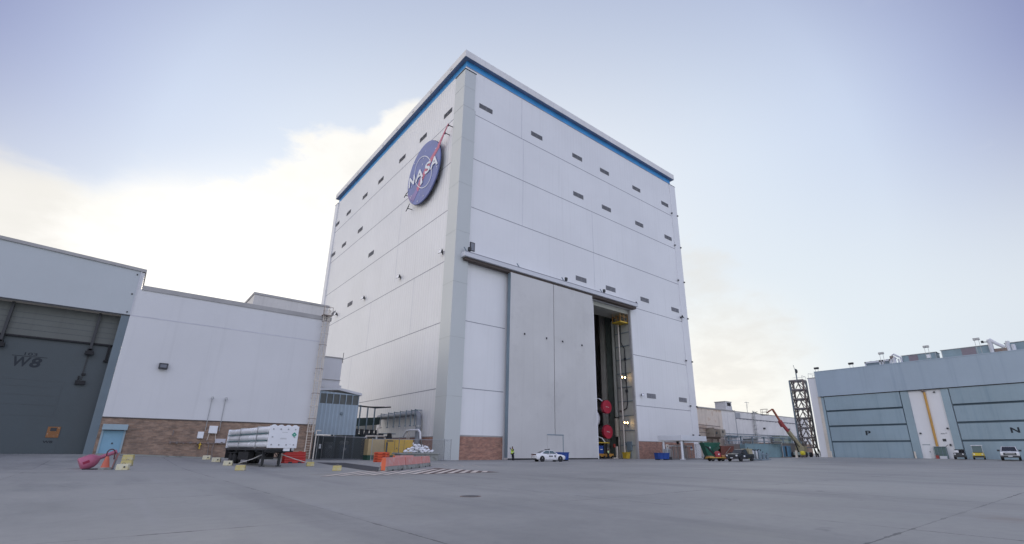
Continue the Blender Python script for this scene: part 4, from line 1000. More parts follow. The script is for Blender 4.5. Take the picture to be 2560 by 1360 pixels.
YW2 = M('whitish_block_paint', (.70, .66, .48), .75, patch=((.60, .50, .22), 4., .5, .7))
yblock(6.89, 38.0, 'plain pale yellow block nearest the camera left of the trailer legs', rz=-.35)
yblock(11.98, 34.4, 'yellow block alone beside the dark asphalt patch', rz=-.35)
yblock(13.25, 44.6, 'yellow block at the end of the right hand strap', rz=-.2, s_=1.05)
yblock(7.64, 47.4, 'whitish block with an eye hole by the left hand strap', YW2, rz=-.3, s_=1.15, hole=True)
yblock(7.8, 54.6, 'whitish yellow block with an eye hole, middle one by the wall kerb', YW2, rz=-.3, s_=1.2, hole=True)
yblock(7.67, 59.8, 'whitish yellow block with an eye hole nearest the brick wall', YW2, rz=-.3, s_=1.2, hole=True)
yblock(.86, 41.2, 'front yellow block with an eye hole of the group beside the cone', YW2, rz=-.3, s_=1.1, hole=True)
yblock(1.14, 46.8, 'middle yellow block of the group between cone and wall', rz=-.3, s_=1.15)
yblock(1.36, 55.2, 'rear yellow block of the group near the pale blue door', rz=-.3, s_=1.35)
# cone, toppled delineator, leaning board
t_ = thing('traffic_cone', 'orange cone on a grey base with a dark loop handle', 'cone', (-.02, 42.0, gz(0, 42)), 0, None, world=False)
MB().lathe([(.24,.14),(.22,.16),(.09,.78),(.07,.80),(.0001,.80)], n=18).build('cone_body', M('orange_red_cone', (.55, .13, .075), .55, var=.15), t_, smooth=True)
MB().box(-.32,-.32,0,.32,.32,.14).build('base', CONC_DIRTY, t_, bevel=.02)
MB().tube([(-.05,0,.72)] + [(.12+.20*math.cos(a), .02, .98+.26*math.sin(a)) for a in [PI - PI*k/8 for k in range(9)]] + [(.34,.02,.62)], .035, 7).build('loop_handle', M('dark_red_hose', (.10, .02, .02), .6), t_)
MB().lathe([(.105,.60),(.085,.72),(.0001,.72)], n=16).build('collar', M('pale_collar', (.55,.50,.50), .5), t_)
t_ = thing('toppled_delineator', 'faded pink delineator post lying on its side next to the orange cone', 'delineator', (-.95, 43.2, gz(-.95, 43.2) + .40), 0, None, world=False)
t_.rotation_euler = (0, rad(64), rad(8)); t_.scale = (1.3, 1.3, 1.3)
MB().lathe([(.0001,-.30),(.30,-.30),(.33,-.26),(.33,.16),(.27,.30),(.12,.46),(.0001,.47)], n=20).build('base', PINK, t_, smooth=True)
MB().lathe([(.10,.44),(.09,1.08),(.11,1.10),(.10,1.16),(.0001,1.16)], n=14).build('tube', PINK, t_, smooth=True)
MB().box(-.10,-.335,-.2,.02,-.28,.05).build('slot', M('deep_pink', (.30,.02,.06), .6), t_)
t_ = thing('leaning_board', 'grey board leaning behind the orange cone', 'board', (.42, 42.3, gz(.4, 42.3)), 0, None, world=False)
MB().hexa([(-.12,-.2,0),(.02,-.2,0),(.02,.3,0),(-.12,.3,0)], [(-.02,-.2,1.0),(.10,-.2,1.0),(.10,.3,1.0),(-.02,.3,1.0)]).build('panel', M('grey_board', (.20,.21,.22), .6), t_)
MB().bar((-.1,-.24,.06),(.04,-.24,.98),.05).bar((.0,-.24,.6),(.10,-.24,1.05),.07).build('frame', M('pinkish_frame', (.34,.16,.15), .6), t_)
t_ = thing('floor_hose', 'dark hose loop lying on the ground between the cone and the toppled delineator', 'hose', (-.5, 42.4, .05))
MB().tube([(-1.1+.11*i, 42.0+.05*math.sin(i), gz(-.5,42)+.04) for i in range(10)], .035, 6).build('tube', BLACK, t_)
# ------------------------------------------------------------------ inside the open doorway
t_ = thing('rocket_stage', 'end of a rocket stage with two red round engine covers in the open doorway', 'rocket stage', (80.3, 70, 4.5))
for z in (10.5, 5.35):
    c_ = (80.35, 70.0, z)
    MB().lathe([(1.36,.55),(1.18,2.2),(.85,3.4),(.55,4.2),(.5,5.2)], c_, 'y', 26).build('engine_nozzle', M('nozzle_metal', (.14,.13,.12), .4, metal=.5), t_, smooth=True)
    q = MB().lathe([(.0001,0),(1.38,0),(1.42,.05),(1.42,.6),(1.36,.62)], c_, 'y', 30).build('engine_cover', COVER_RED, t_)
    MB().box(c_[0]-.5, 69.985, z-.06, c_[0]+.1, 69.999, z+.06).box(c_[0]+.15, 69.985, z-.12, c_[0]+.5, 69.999, z-.02).build('cover_print', REFLECT, q)
MB().lathe([(.0001,.0),(1.0,.1),(1.7,.45),(2.1,1.0),(2.2,2.4)], (77.35, 70.6, 8.0), 'y', 28).build('heat_shield', WHITE_OBJ, t_, smooth=True)
MB().lathe([(3.9,0),(4.2,.2),(4.2,30),(.0001,30)], (78.2, 78.2, 8.0), 'y', 40).build('stage_body', M('tan_orange_foam', (.50,.24,.10), .8), t_, smooth=True)
MB().tube([(78.9,69.8,3.2),(78.5,70.2,4.0),(77.9,72,4.6)], .12, 6).tube([(78.8,70,11.6),(78.3,70.4,12.1),(77.6,72,12.3)], .12, 6).build('feed_line', WHITE_OBJ, t_)
t_ = thing('transporter_dolly', 'orange yellow transporter dolly under the rocket stage in the doorway', 'dolly', (78.2, 69.3, 0))
MB().box(75.6,68.9,.35,80.4,70.6,.95).build('deck', M('dolly_orange', (.55,.28,.06), .55, var=.15), t_, bevel=.04)
MB().box(75.8,69.2,3.0,79.6,71,3.2).build('cradle_beam', YELLOW, t_)
for x in (76.2, 77.5, 78.8, 80.0): MB().cyl((x,68.85,.32),(x,69.25,.32),.3,n=16).build('wheel', BLACK, t_)
for x in (76.3, 79.3): MB().box(x-.15,69.6,.95,x+.15,70.0,3.0).build('strut', DARK, t_)
t_ = thing('equipment_box', 'bright blue equipment box on the dolly at the door edge', 'box', (76.9, 69.4, .95))
MB().box(76.2,69.1,.95,77.6,70.0,2.5).build('body', BIN_BLUE, t_, bevel=.05)
MB().box(76.6,69.07,1.7,77.3,69.1,1.85).build('label_plate', WHITE_OBJ, t_)
t_ = thing('yellow_bin', 'small yellow bin on the floor at the foot of the door jamb', 'bin', (81.8, 66.8, 0))
MB().hexa([(81.4,66.4,0),(82.5,66.4,0),(82.5,67.3,0),(81.4,67.3,0)], [(81.3,66.3,1.2),(82.6,66.3,1.2),(82.6,67.4,1.2),(81.3,67.4,1.2)]).build('body', YELLOW, t_, bevel=.03)
MB().box(81.25,66.25,1.2,82.65,67.45,1.28).build('rim', YELLOW, t_)
t_ = thing('white_stand', 'white upright stand with foot just inside the doorway', 'stand', (81.0, 68.8, 0))
MB().box(81.1,68.6,.0,81.5,68.9,2.4).box(79.9,68.5,.0,81.5,69.0,.22).build('frame', CREAM, t_); MB().box(80.6,68.9,2.2,81.1,69.1,2.9).build('head', M('dull_red_head', (.3,.03,.02), .6), t_)
t_ = thing('access_platform', 'rusty yellow access cage hanging at the top of the open doorway', 'platform', (81.8, 66, 28.8))
q = MB()
for x in (80.6, 81.9, 83.1):
    for y in (65.4, 67.6): q.bar((x,y,28.7),(x,y,31.5),.12)
for z in (28.75, 29.9): q.bar((80.6,65.4,z),(83.1,65.4,z),.10).bar((80.6,65.4,z),(80.6,67.6,z),.10).bar((80.6,67.6,z),(83.1,67.6,z),.1)
q.build('cage', M('rusty_yellow', (.36,.18,.04), .6, patch=((.16,.08,.04), 2.5, .5, .6)), t_)
MB().box(80.5,65.3,28.5,83.15,67.7,28.72).build('floor', YELLOW, t_)
# work lights on a mast
def worklight(z, label):
    t_ = thing('work_light', label, 'work light', (82.0, 66.6, z), 0, 'twin work lights on the doorway mast', world=False)
    MB().bar((-.55,0,0),(.75,0,0),.08).bar((0,0,0),(1.2,.25,-.9),.06).bar((0,0,0),(0,.8,0),.06).build('bracket', DARK, t_)
    for x in (-.42, .52):
        h_ = MB().box(x-.28,-.05,-.22,x+.28,.18,.22).build('lamp_head', DARK, t_)
        MB().lathe([(.0001,-.10),(.13,-.09),(.17,-.06),(.17,-.051)], (x,0,0), 'y', 14).build('lit_lens', LAMP, h_)
worklight(16.6, 'upper lit pair of work lights on the doorway mast')
worklight(7.15, 'lower lit pair of work lights on the doorway mast')
t_ = thing('lamp_mast', 'tall slim mast carrying the lit lamps inside the doorway', 'mast', (82.3, 67.4, 0))
MB().cyl((82.3,67.5,0),(82.3,67.5,28.6),.16,n=10).build('tube', CREAM, t_); MB().box(81.9,67.1,0,82.7,67.9,.15).build('foot', DARK, t_)

# ------------------------------------------------------------------ people
def person(loc, rz, label, joints, clothes):
    """one continuous skinned body; vest and trousers are clothing children"""
    t_ = thing('person', label, 'person', loc, rz, None, world=False)
    V, E, Rr = joints
    me = bpy.data.meshes.new('body'); me.from_pydata(V, E, []); me.materials.append(clothes['skin'])
    o = bpy.data.objects.new('body', me); COL.objects.link(o); o.parent = t_
    sk = o.modifiers.new('skin', 'SKIN'); sk.use_smooth_shade = True
    for i, r_ in enumerate(Rr): me.skin_vertices[0].data[i].radius = (r_, r_); me.skin_vertices[0].data[i].use_root = (i == 0)
    ss = o.modifiers.new('subsurf', 'SUBSURF'); ss.levels = 1; ss.render_levels = 2
    return t_, o
def clothing(name, V, E, Rr, mat, parent):
    me = bpy.data.meshes.new(name); me.from_pydata(V, E, []); me.materials.append(mat)
    o = bpy.data.objects.new(name, me); COL.objects.link(o); o.parent = parent
    sk = o.modifiers.new('skin', 'SKIN'); sk.use_smooth_shade = True
    for i, r_ in enumerate(Rr): me.skin_vertices[0].data[i].radius = r_ if isinstance(r_, tuple) else (r_, r_); me.skin_vertices[0].data[i].use_root = (i == 0)
    ss = o.modifiers.new('subsurf', 'SUBSURF'); ss.levels = 1; ss.render_levels = 2
    return o
# local frame: +x is where the person faces, z up, leaning a little back; right arm raised
V = [(-.02,0,.95),(.0,0,1.12),(.0,0,1.32),(.0,0,1.46),(.02,0,1.55),(.03,0,1.63),(.03,0,1.72),          # spine, neck, head
     (.0,.18,1.43),(.10,.24,1.20),(.30,.20,1.30),(.40,.17,1.38),(.46,.16,1.42),                           # left arm raised in front
     (.0,-.18,1.43),(-.04,-.23,1.17),(.06,-.22,.95),(.11,-.21,.86),                                        # right arm hanging
     (-.04,.09,.90),(-.10,.10,.50),(-.20,.10,.09),(-.10,.11,.04),
     (-.04,-.09,.90),(-.06,-.10,.50),(-.16,-.10,.09),(-.06,-.11,.04)]
E_ = [(0,1),(1,2),(2,3),(3,4),(4,5),(5,6),(3,7),(7,8),(8,9),(9,10),(10,11),(3,12),(12,13),(13,14),(14,15),(0,16),(16,17),(17,18),(18,19),(0,20),(20,21),(21,22),(22,23)]
RR = [.13,.135,.15,.12,.055,.09,.075,.06,.045,.036,.03,.034,.06,.045,.036,.034,.09,.065,.042,.035,.09,.065,.042,.035]
# five fingers on each hand, curled round the phone / hanging
def fingers(base, d, side):
    global V, E_, RR
    b = Vector(V[base]); d = Vector(d).normalized()
    for k in range(5):
        off = Vector((0, (k-2)*.017, 0)); l = (.05,.075,.085,.08,.06)[k]
        p = b + d*.03 + off; q = b + d*(.03 + l*.6) + off*1.2; r_ = q + d*l*.35 + Vector((.0, .0, -.02))
        i = len(V); V += [tuple(p), tuple(q), tuple(r_)]; E_ += [(base, i), (i, i+1), (i+1, i+2)]; RR += [.010, .009, .008]
fingers(11, (.5, 0, .85), 1); fingers(15, (.25, 0, -1), -1)
pt, body = person((46.73, 59.8, gz(46.7, 59.8)), PI, 'person in a lime safety vest and dark trousers holding something up near the door edge', (V, E_, RR), {'skin': SKIN})
pt.scale = (1.14, 1.2, 1.12)
clothing('safety_vest', [(-.02,0,.84),(-.01,0,1.0),(.0,0,1.15),(.0,0,1.32),(.0,0,1.44)], [(0,1),(1,2),(2,3),(3,4)], [(.20,.24),(.195,.235),(.19,.23),(.19,.24),(.13,.18)], HIVIS, pt)
clothing('trousers', [(-.03,0,.90),(-.04,.09,.86),(-.10,.10,.50),(-.19,.10,.10),(-.04,-.09,.86),(-.06,-.10,.50),(-.15,-.10,.10)], [(0,1),(1,2),(2,3),(0,4),(4,5),(5,6)], [.15,.11,.085,.068,.11,.085,.068], CLOTH_DARK, pt)
clothing('sleeve', [(.0,.17,1.44),(.06,.22,1.30),(.10,.24,1.20),(.22,.22,1.26)], [(0,1),(1,2),(2,3)], [.08,.066,.058,.05], CLOTH_DARK, pt)
clothing('sleeve', [(.0,-.17,1.44),(-.03,-.21,1.30),(-.04,-.23,1.17),(.0,-.225,1.06)], [(0,1),(1,2),(2,3)], [.08,.066,.058,.05], CLOTH_DARK, pt)
clothing('hair', [(.0,0,1.66),(.0,0,1.74),(.03,0,1.785)], [(0,1),(1,2)], [.088,.088,.05], HAIR, pt)
clothing('boot', [(-.21,.10,.08),(-.17,.10,.05),(-.05,.11,.045)], [(0,1),(1,2)], [.055,.06,.045], BLACK, pt)
clothing('boot', [(-.17,-.10,.08),(-.13,-.10,.05),(-.01,-.11,.045)], [(0,1),(1,2)], [.055,.06,.045], BLACK, pt)
MB().box(.10,-.012,1.62,.135,.012,1.66).build('nose', SKIN, body)
MB().box(.105,-.04,1.585,.115,.04,1.595).build('mouth', M('lip', (.12,.04,.03), .5), body)
for y in (-.035, .035): MB().lathe([(.0001,0),(.012,.002),(.0001,.006)], (.113,y,1.675), 'x', 8).build('eye', DARK, body)
for y in (-.098, .092): MB().box(.01,y,1.63,.045,y+.006,1.69).build('ear', SKIN, body)
for z in (1.0, 1.2): MB().lathe([(.205,z),(.205,z+.045)], n=20).build('reflective_band', REFLECT, pt)
t_ = thing('handheld_radio', 'small grey device held up by the person in the lime vest', 'device', (46.1, 59.6, 1.62)); MB().box(46.08,59.56,1.62,46.22,59.64,1.92).build('case', DARK, t_, bevel=.01); MB().box(46.10,59.555,1.76,46.20,59.56,1.88).build('screen', LENS, t_)
# second worker, mostly hidden behind the dolly
V = [(0,0,.95),(0,0,1.15),(0,0,1.32),(0,0,1.46),(.03,0,1.55),(.05,0,1.63),(.05,0,1.72),(0,.18,1.43),(.05,.24,1.18),(.2,.2,1.0),(.26,.18,.97),(0,-.18,1.43),(.05,-.24,1.18),(.2,-.2,1.0),(.26,-.18,.97),
     (0,.09,.9),(.03,.1,.5),(-.03,.1,.08),(.08,.11,.04),(0,-.09,.9),(-.02,-.1,.5),(-.08,-.1,.08),(.03,-.11,.04)]
E_ = [(0,1),(1,2),(2,3),(3,4),(4,5),(5,6),(3,7),(7,8),(8,9),(9,10),(3,11),(11,12),(12,13),(13,14),(0,15),(15,16),(16,17),(17,18),(0,19),(19,20),(20,21),(21,22)]
RR = [.13,.14,.15,.12,.055,.09,.075,.06,.045,.036,.034,.06,.045,.036,.034,.09,.065,.042,.035,.09,.065,.042,.035]
fingers(10, (.8, 0, -.5), 1); fingers(14, (.8, 0, -.5), 1)
pt, body = person((77.9, 68.2, .0), -1.8, 'person in a pale lime vest standing by the orange dolly in the doorway', (V, E_, RR), {'skin': SKIN})
pt.scale = (1.12,)*3
clothing('safety_vest', [(0,0,.88),(0,0,1.0),(0,0,1.15),(0,0,1.32),(0,0,1.44)], [(0,1),(1,2),(2,3),(3,4)], [(.17,.21),(.165,.21),(.16,.20),(.165,.215),(.11,.16)], M('pale_lime_cloth', (.62,.80,.38), .8), pt)
clothing('trousers', [(0,0,.90),(0,.09,.86),(.03,.10,.50),(-.03,.10,.10),(0,-.09,.86),(-.02,-.10,.50),(-.08,-.10,.10)], [(0,1),(1,2),(2,3),(0,4),(4,5),(5,6)], [.15,.11,.085,.068,.11,.085,.068], CLOTH_DARK, pt)
clothing('helmet', [(.03,0,1.69),(.05,0,1.75),(.05,0,1.80)], [(0,1),(1,2)], [.105,.10,.05], WHITE_OBJ, pt)

# ------------------------------------------------------------------ vehicles.  local frame: +x forward, z up
def wheel(parent, x, y, r_, wd, rimmat=CHROME):
    s_ = 1 if y > 0 else -1; y0, y1 = (y - wd, y) if s_ > 0 else (y, y + wd)
    ty = MB().lathe([(r_*.70,y0),(r_*.94,y0+.01),(r_,y0+.05),(r_,y1-.05),(r_*.94,y1-.01),(r_*.70,y1)], (x, 0, r_), 'y', 26).build('wheel', BLACK, parent, smooth=True)
    rm = MB().lathe([(.0001,y0+.05),(r_*.62,y0+.03),(r_*.62,y1-.03),(r_*.5,y1-.05),(.0001,y1-.05)] if s_ > 0 else [(.0001,y0+.05),(r_*.5,y0+.05),(r_*.62,y0+.03),(r_*.62,y1-.03),(.0001,y1-.05)], (x, 0, r_), 'y', 22).build('rim', rimmat, ty)
    q = MB(); yy = y - s_*.045
    for k in range(5):
        a = 2*PI*k/5 + .3; q.bar((x, yy+s_*.02, r_), (x + r_*.56*math.cos(a), yy+s_*.02, r_ + r_*.56*math.sin(a)), .04, .06)
    q.build('spokes', rimmat, ty)
    return ty
def carbody(st, mat, parent, name='body', smooth=True):
    """st: list of (x, half width, z bottom, z waist, z top, half width at top)"""
    rg = []
    for (x, w_, zb, zw, zt, wt) in st:
        half = [(w_*.86, zb), (w_*.97, zb+.10), (w_, (zb+zw)*.5), (w_*.985, zw), (w_*.5+wt*.48, zt-.02 if zt-zw > .05 else zt-.005), (wt*.75, zt), (.0, zt+.012)]
        ring = [(x, y, z) for y, z in half] + [(x, -y, z) for y, z in reversed(half[:-1])]
        rg.append(ring)
    return MB().rings(rg).build(name, mat, parent, smooth=smooth)

# white patrol sedan seen from its tail
CS = thing('patrol_car', 'white sedan with a roof bar and dark door marks parked before the big grey door', 'car', (46.35, 51.3, gz(46, 51)), rad(-15), None, world=False)
CS.scale = (.9, .92, 1.0)
b_ = carbody([(-2.50,.80,.42,.80,.88,.70),(-2.44,.90,.34,.84,1.02,.78),(-2.2,.94,.27,.88,1.08,.82),(-1.5,.95,.22,.92,1.08,.84),(-.6,.95,.20,.92,.98,.86),(.6,.95,.20,.90,.98,.86),(1.1,.95,.20,.86,.98,.84),(1.7,.94,.22,.82,.93,.80),(2.2,.90,.26,.74,.84,.74),(2.45,.80,.32,.66,.74,.62)], CARWHITE, CS)
# greenhouse
gb = [(-1.75,.80,1.05),(1.15,.82,.97)]; gt = [(-.80,.60,1.44),(.30,.62,1.46)]
cb = MB().rings([[(-1.85,.80,1.05),(-1.85,-.80,1.05),(-1.80,-.78,1.07),(-1.80,.78,1.07)],[(-.90,.80,1.04),(-.90,-.80,1.04),(-.90,-.60,1.43),(-.90,.60,1.43)],[(-.2,.84,1.0),(-.2,-.84,1.0),(-.2,-.63,1.475),(-.2,.63,1.475)],[(.30,.84,.98),(.30,-.84,.98),(.30,-.62,1.45),(.30,.62,1.45)],[(1.20,.80,.96),(1.20,-.80,.96),(1.18,-.78,.98),(1.18,.78,.98)]]).build('cabin', CARWHITE, CS)
def sidewin(pts, name, mat, par, off=.012):
    for s_ in (1, -1):
        q = MB(); q.quad(*[(x, s_*(y+off), z) for x, y, z in pts]); q.build(name, mat, par)
sidewin([(-1.45,.80,1.08),(-.28,.835,1.05),(-.28,.66,1.42),(-.85,.64,1.40)], 'side_window', GLASS_TINT, cb)
sidewin([(-.20,.84,1.05),(.92,.82,1.02),(.36,.66,1.39),(-.20,.665,1.42)], 'side_window', GLASS_TINT, cb)
MB().quad((-1.76,.70,1.09),(-1.76,-.70,1.09),(-.93,-.56,1.43),(-.93,.56,1.43)).build('rear_window', GLASS, cb)
MB().quad((1.15,.72,1.01),(1.15,-.72,1.01),(.36,-.56,1.44),(.36,.56,1.44)).build('windscreen', GLASS, cb)
MB().box(-.45,-.52,1.49,-.15,.52,1.60).build('roof_bar', DARK, CS, bevel=.03)
MB().box(-2.53,-.74,.86,-2.42,.74,1.0).build('tail_light', M('dark_tail_band', (.06,.01,.012), .3), b_)
MB().box(-2.54,-.28,.60,-2.48,.28,.74).build('number_plate', WHITE_DULL, b_)
MB().box(-2.50,-.80,.27,-2.38,.80,.46).build('rear_bumper', DARK, b_, bevel=.03)
for y in (-.62, .62): MB().box(2.28,y-.18,.60,2.44,y+.18,.72).build('headlight', LENS, b_)
for s_ in (1,-1): MB().box(.72,s_*.86,1.0,.90,s_*1.02,1.12).build('wing_mirror', CARWHITE, b_, bevel=.02)
for s_ in (1,-1):
    q = MB()
    for k in range(5): q.box(-.42+.14*k, s_*.955, .62, -.32+.14*k, s_*.965, .80)
    q.build('door_lettering', MARK, b_)
    MB().prism([(-.12,.12),(.12,.12),(.12,-.05),(0,-.2),(-.12,-.05)], (.62, s_*.957, .72), (s_*-1,0,0), (0,0,1), .008).build('door_badge', MARK, b_)
    q = MB(); 
    for x in (-.25, .85): q.box(x, s_*.952, .30, x+.012, s_*.956, .95)
    q.build('door_gap', DARK, b_)
    for x in (-1.52, 1.52):
        MB().lathe([(.41,s_*.93),(.41,s_*.962),(.0001,s_*.962)], (x,0,.36), 'y', 22).build('wheel_arch', BLACK, b_)
for x in (-1.52, 1.52):
    for y in (-.98, .98): wheel(CS, x, y, .355, .24)
# pickups
def pickup(loc, rz, label, paint, sc=1.0, utility=False):
    T = thing('pickup_truck', label, 'truck', loc, rz, 'pickup trucks', world=False); T.scale = (sc,)*3
    b_ = carbody([(2.88,.86,.55,.90,1.0,.80),(2.80,.97,.42,1.0,1.13,.88),(2.5,1.0,.40,1.05,1.20,.92),(1.3,1.0,.38,1.10,1.26,.94),(.9,1.0,.38,1.12,1.22,.94),(-.9,1.0,.38,1.12,1.20,.94),(-1.0,1.0,.42,1.12,1.18,.94)], paint, T)
    bed = MB().box(-2.85,-1.0,.45,-1.02,1.0,.60).box(-2.85,-1.0,.6,-1.02,-.90,1.16).box(-2.85,.90,.6,-1.02,1.0,1.16).box(-2.9,-1.0,.5,-2.8,1.0,1.16).build('bed', paint, T, bevel=.03)
    cb = MB().rings([[(1.25,.90,1.2),(1.25,-.90,1.2),(1.20,-.88,1.24),(1.20,.88,1.24)],[(.45,.95,1.18),(.45,-.95,1.18),(.45,-.74,1.86),(.45,.74,1.86)],[(-.3,.95,1.18),(-.3,-.95,1.18),(-.3,-.75,1.92),(-.3,.75,1.92)],[(-.85,.94,1.18),(-.85,-.94,1.18),(-.80,-.74,1.88),(-.80,.74,1.88)],[(-.98,.92,1.18),(-.98,-.92,1.18),(-.95,-.80,1.30),(-.95,.80,1.30)]]).build('cab', paint, T)
    MB().quad((1.235,.80,1.26),(1.235,-.80,1.26),(.49,-.68,1.84),(.49,.68,1.84)).build('windscreen', GLASS, cb)
    sidewin([(.95,.915,1.27),(.35,.93,1.25),(.32,.79,1.80),(.48,.78,1.78)], 'side_window', GLASS, cb, .02)
    sidewin([(.25,.935,1.25),(-.75,.93,1.25),(-.72,.79,1.80),(.24,.795,1.82)], 'side_window', GLASS, cb, .02)
    MB().box(2.84,-.66,.72,2.93,.66,1.05).build('grille', DARK, b_, bevel=.03)
    MB().box(2.92,-.5,.86,2.94,.5,.92).build('grille_bar', CHROME if paint is CARWHITE else DARK, b_)
    MB().box(2.80,-.95,.42,2.98,.95,.66).build('front_bumper', M('bumper_grey', (.05,.05,.055), .4) if paint is CARWHITE else DARK, b_, bevel=.04)
    MB().box(2.975,-.22,.50,2.99,.22,.63).build('number_plate', WHITE_DULL, b_)
    for y in (-.80, .80): MB().box(2.72,y-.15,.80,2.90,y+.15,1.02).build('headlight', LENS, b_, bevel=.02)
    for s_ in (1,-1):
        MB().box(.95,s_*.96,1.22,1.10,s_*1.26,1.46).build('wing_mirror', DARK, b_, bevel=.03)
        for x in (-1.95, 1.85): MB().lathe([(.50,s_*.985),(.50,s_*1.012),(.0001,s_*1.012)], (x,0,.42), 'y', 22).build('wheel_arch', BLACK, b_)
    for x in (-1.95, 1.85):
        for y in (-1.04, 1.04): wheel(T, x, y, .42, .28)
    return T, b_
T, b_ = pickup((77.6, 40.3, gz(77, 40)), rad(181), 'black pickup truck parked in front of the teal container', CARBLACK, .96)
MB().box(.35,-1.012,.70,.85,-1.004,.95).build('door_emblem', WHITE_OBJ, b_); MB().box(.35,1.004,.70,.85,1.012,.95).build('door_emblem', WHITE_OBJ, b_)
pickup((97.2, 11.2, gz(97, 11)), rad(186), 'white pickup truck facing the camera before the blue door marked N', CARWHITE, .98)
# objects on and behind the black pickup
t_ = thing('load_crate', 'tan crate riding on the back of the black pickup', 'crate', (79.4, 39.9, 1.1)); MB().box(78.9,39.4,.60,80.0,40.7,1.95).build('box', M('tan_board', (.38,.34,.22), .8), t_, bevel=.03); MB().box(78.86,39.9,.9,78.9,40.2,1.7).build('batten', CREAM, t_)
def tug(loc, rz, label, mat, roofed):
    t_ = thing('utility_cart', label, 'cart', loc, rz, 'utility carts', world=False)
    b_ = MB().hexa([(-1.2,-.65,.3),(1.2,-.65,.3),(1.2,.65,.3),(-1.2,.65,.3)], [(-1.15,-.62,.85),(1.1,-.62,.95),(1.1,.62,.95),(-1.15,.62,.85)]).build('body', mat, t_, bevel=.05)
    MB().box(-.5,-.55,.85,.0,.55,1.05).box(-.62,-.55,.9,-.48,.55,1.45).build('seat', BLACK, t_, bevel=.03)
    MB().bar((.55,0,.9),(.35,0,1.3),.05).build('steering_column', DARK, t_); MB().lathe([(.17,0),(.17,.03),(.14,.03),(.14,0)], (.33,0,1.3), n=14).build('steering_wheel', DARK, t_)
    MB().box(1.14,-.6,.32,1.26,.6,.55).build('bumper', DARK, b_)
    for y in (-.45,.45): MB().lathe([(.0001,.05),(.09,.04),(.1,0)], (1.13,y,.75), 'x', 10).build('headlight', LENS, b_)
    for x in (-.8,.8):
        for y in (-.68,.68): wheel(t_, x, y, .27, .18, STEEL)
    if roofed:
        q = MB()
        for x in (-.65,.75):
            for y in (-.55,.55): q.bar((x,y,.9),(x*.9,y,1.95),.04)
        q.build('roof_post', WHITE_OBJ, t_); MB().box(-.85,-.66,1.95,.95,.66,2.03).build('roof', WHITE_OBJ, t_, bevel=.03)
        MB().quad((.78,-.55,1.0),(.78,.55,1.0),(.70,.55,1.9),(.70,-.55,1.9)).build('windscreen', GLASS_TINT, t_)
    else:
        MB().box(.2,-.5,.95,.8,.0,1.3).build('tank', WHITE_OBJ, t_, bevel=.05)
        MB().tube([(-.3,.3,1.0),(-.2,.35,1.4),(.2,.35,1.45),(.4,.3,1.05)], .05, 6).build('hose', BLACK, t_)
    return t_
tug((99.3, 17.0, gz(99, 17)), rad(185), 'low black cart without a roof by the blue pier', CARBLACK, False)
tug((99.6, 14.9, gz(99.6, 14.9)), rad(187), 'yellow cart with a white roof between the black cart and the white truck', M('cart_yellow', (.70,.52,.02), .4), True)

# blue bins
def bin_(loc, rz, label, sc=(1, 1, 1)):
    t_ = thing('plastic_bin', label, 'bin', loc, rz, 'blue plastic bins', world=False); t_.scale = sc
    m = MB().hexa([(-1.15,-.55,.14),(1.15,-.55,.14),(1.15,.55,.14),(-1.15,.55,.14)], [(-1.25,-.6,1.12),(1.25,-.6,1.12),(1.25,.6,1.12),(-1.25,.6,1.12)])
    b_ = m.build('body', BIN_BLUE, t_, bevel=.04)
    MB().box(-1.3,-.65,1.12,1.3,.65,1.22).build('rim', BIN_BLUE, t_, bevel=.02)
    for x in (-.9, 0, .9): MB().box(x-.06,-.64,.2,x+.06,-.57,1.1).build('rib', BIN_BLUE, b_)
    for x in (-.95,.95): MB().box(x-.15,-.55,0,x+.15,.55,.14).build('skid', DARK, t_)
bin_((52.4, 55.0, 0), -.1, 'blue plastic bin behind the front of the white sedan', (.72, 1, 1))
bin_((76.6, 54.4, 0), -.3, 'blue plastic bin against the brick left of the white entrance canopy', (1.0, 1, 1))
# ------------------------------------------------------------------ entrance canopy and turnstiles right of the tall building
t_ = thing('entrance_canopy', 'white flat canopy on white columns beside the right corner of the tall building', 'canopy', (86.5, 56, 0))
MB().box(82.4, 53.8, 3.45, 91.0, 59.2, 4.40).build('roof', WHITE_OBJ, t_, bevel=.03)
MB().box(82.5, 53.9, 3.38, 90.9, 59.1, 3.45).build('soffit', CREAM, t_)
for (x, y) in ((82.8, 54.2), (90.3, 54.2), (82.8, 58.2), (90.3, 58.8)):
    c_ = MB().cyl((x, y, .12), (x, y, 3.38), .24, .20, n=14).build('column', WHITE_OBJ, t_, smooth=True)
    MB().box(x-.36, y-.36, gz(x, y)-.05, x+.36, y+.36, gz(x, y)+.14).build('column_foot', WHITE_OBJ, c_)
MB().bar((86.0,57.2,3.40),(86.2,57.2,2.9),.3,.4).build('camera', DARK, t_)
fence('security_fence', 'grey bar fence under the white entrance canopy', [(83.2, 58.8), (90.6, 58.6), (92.2, 54.6)], 2.7, CHAIN, gap=1.9)
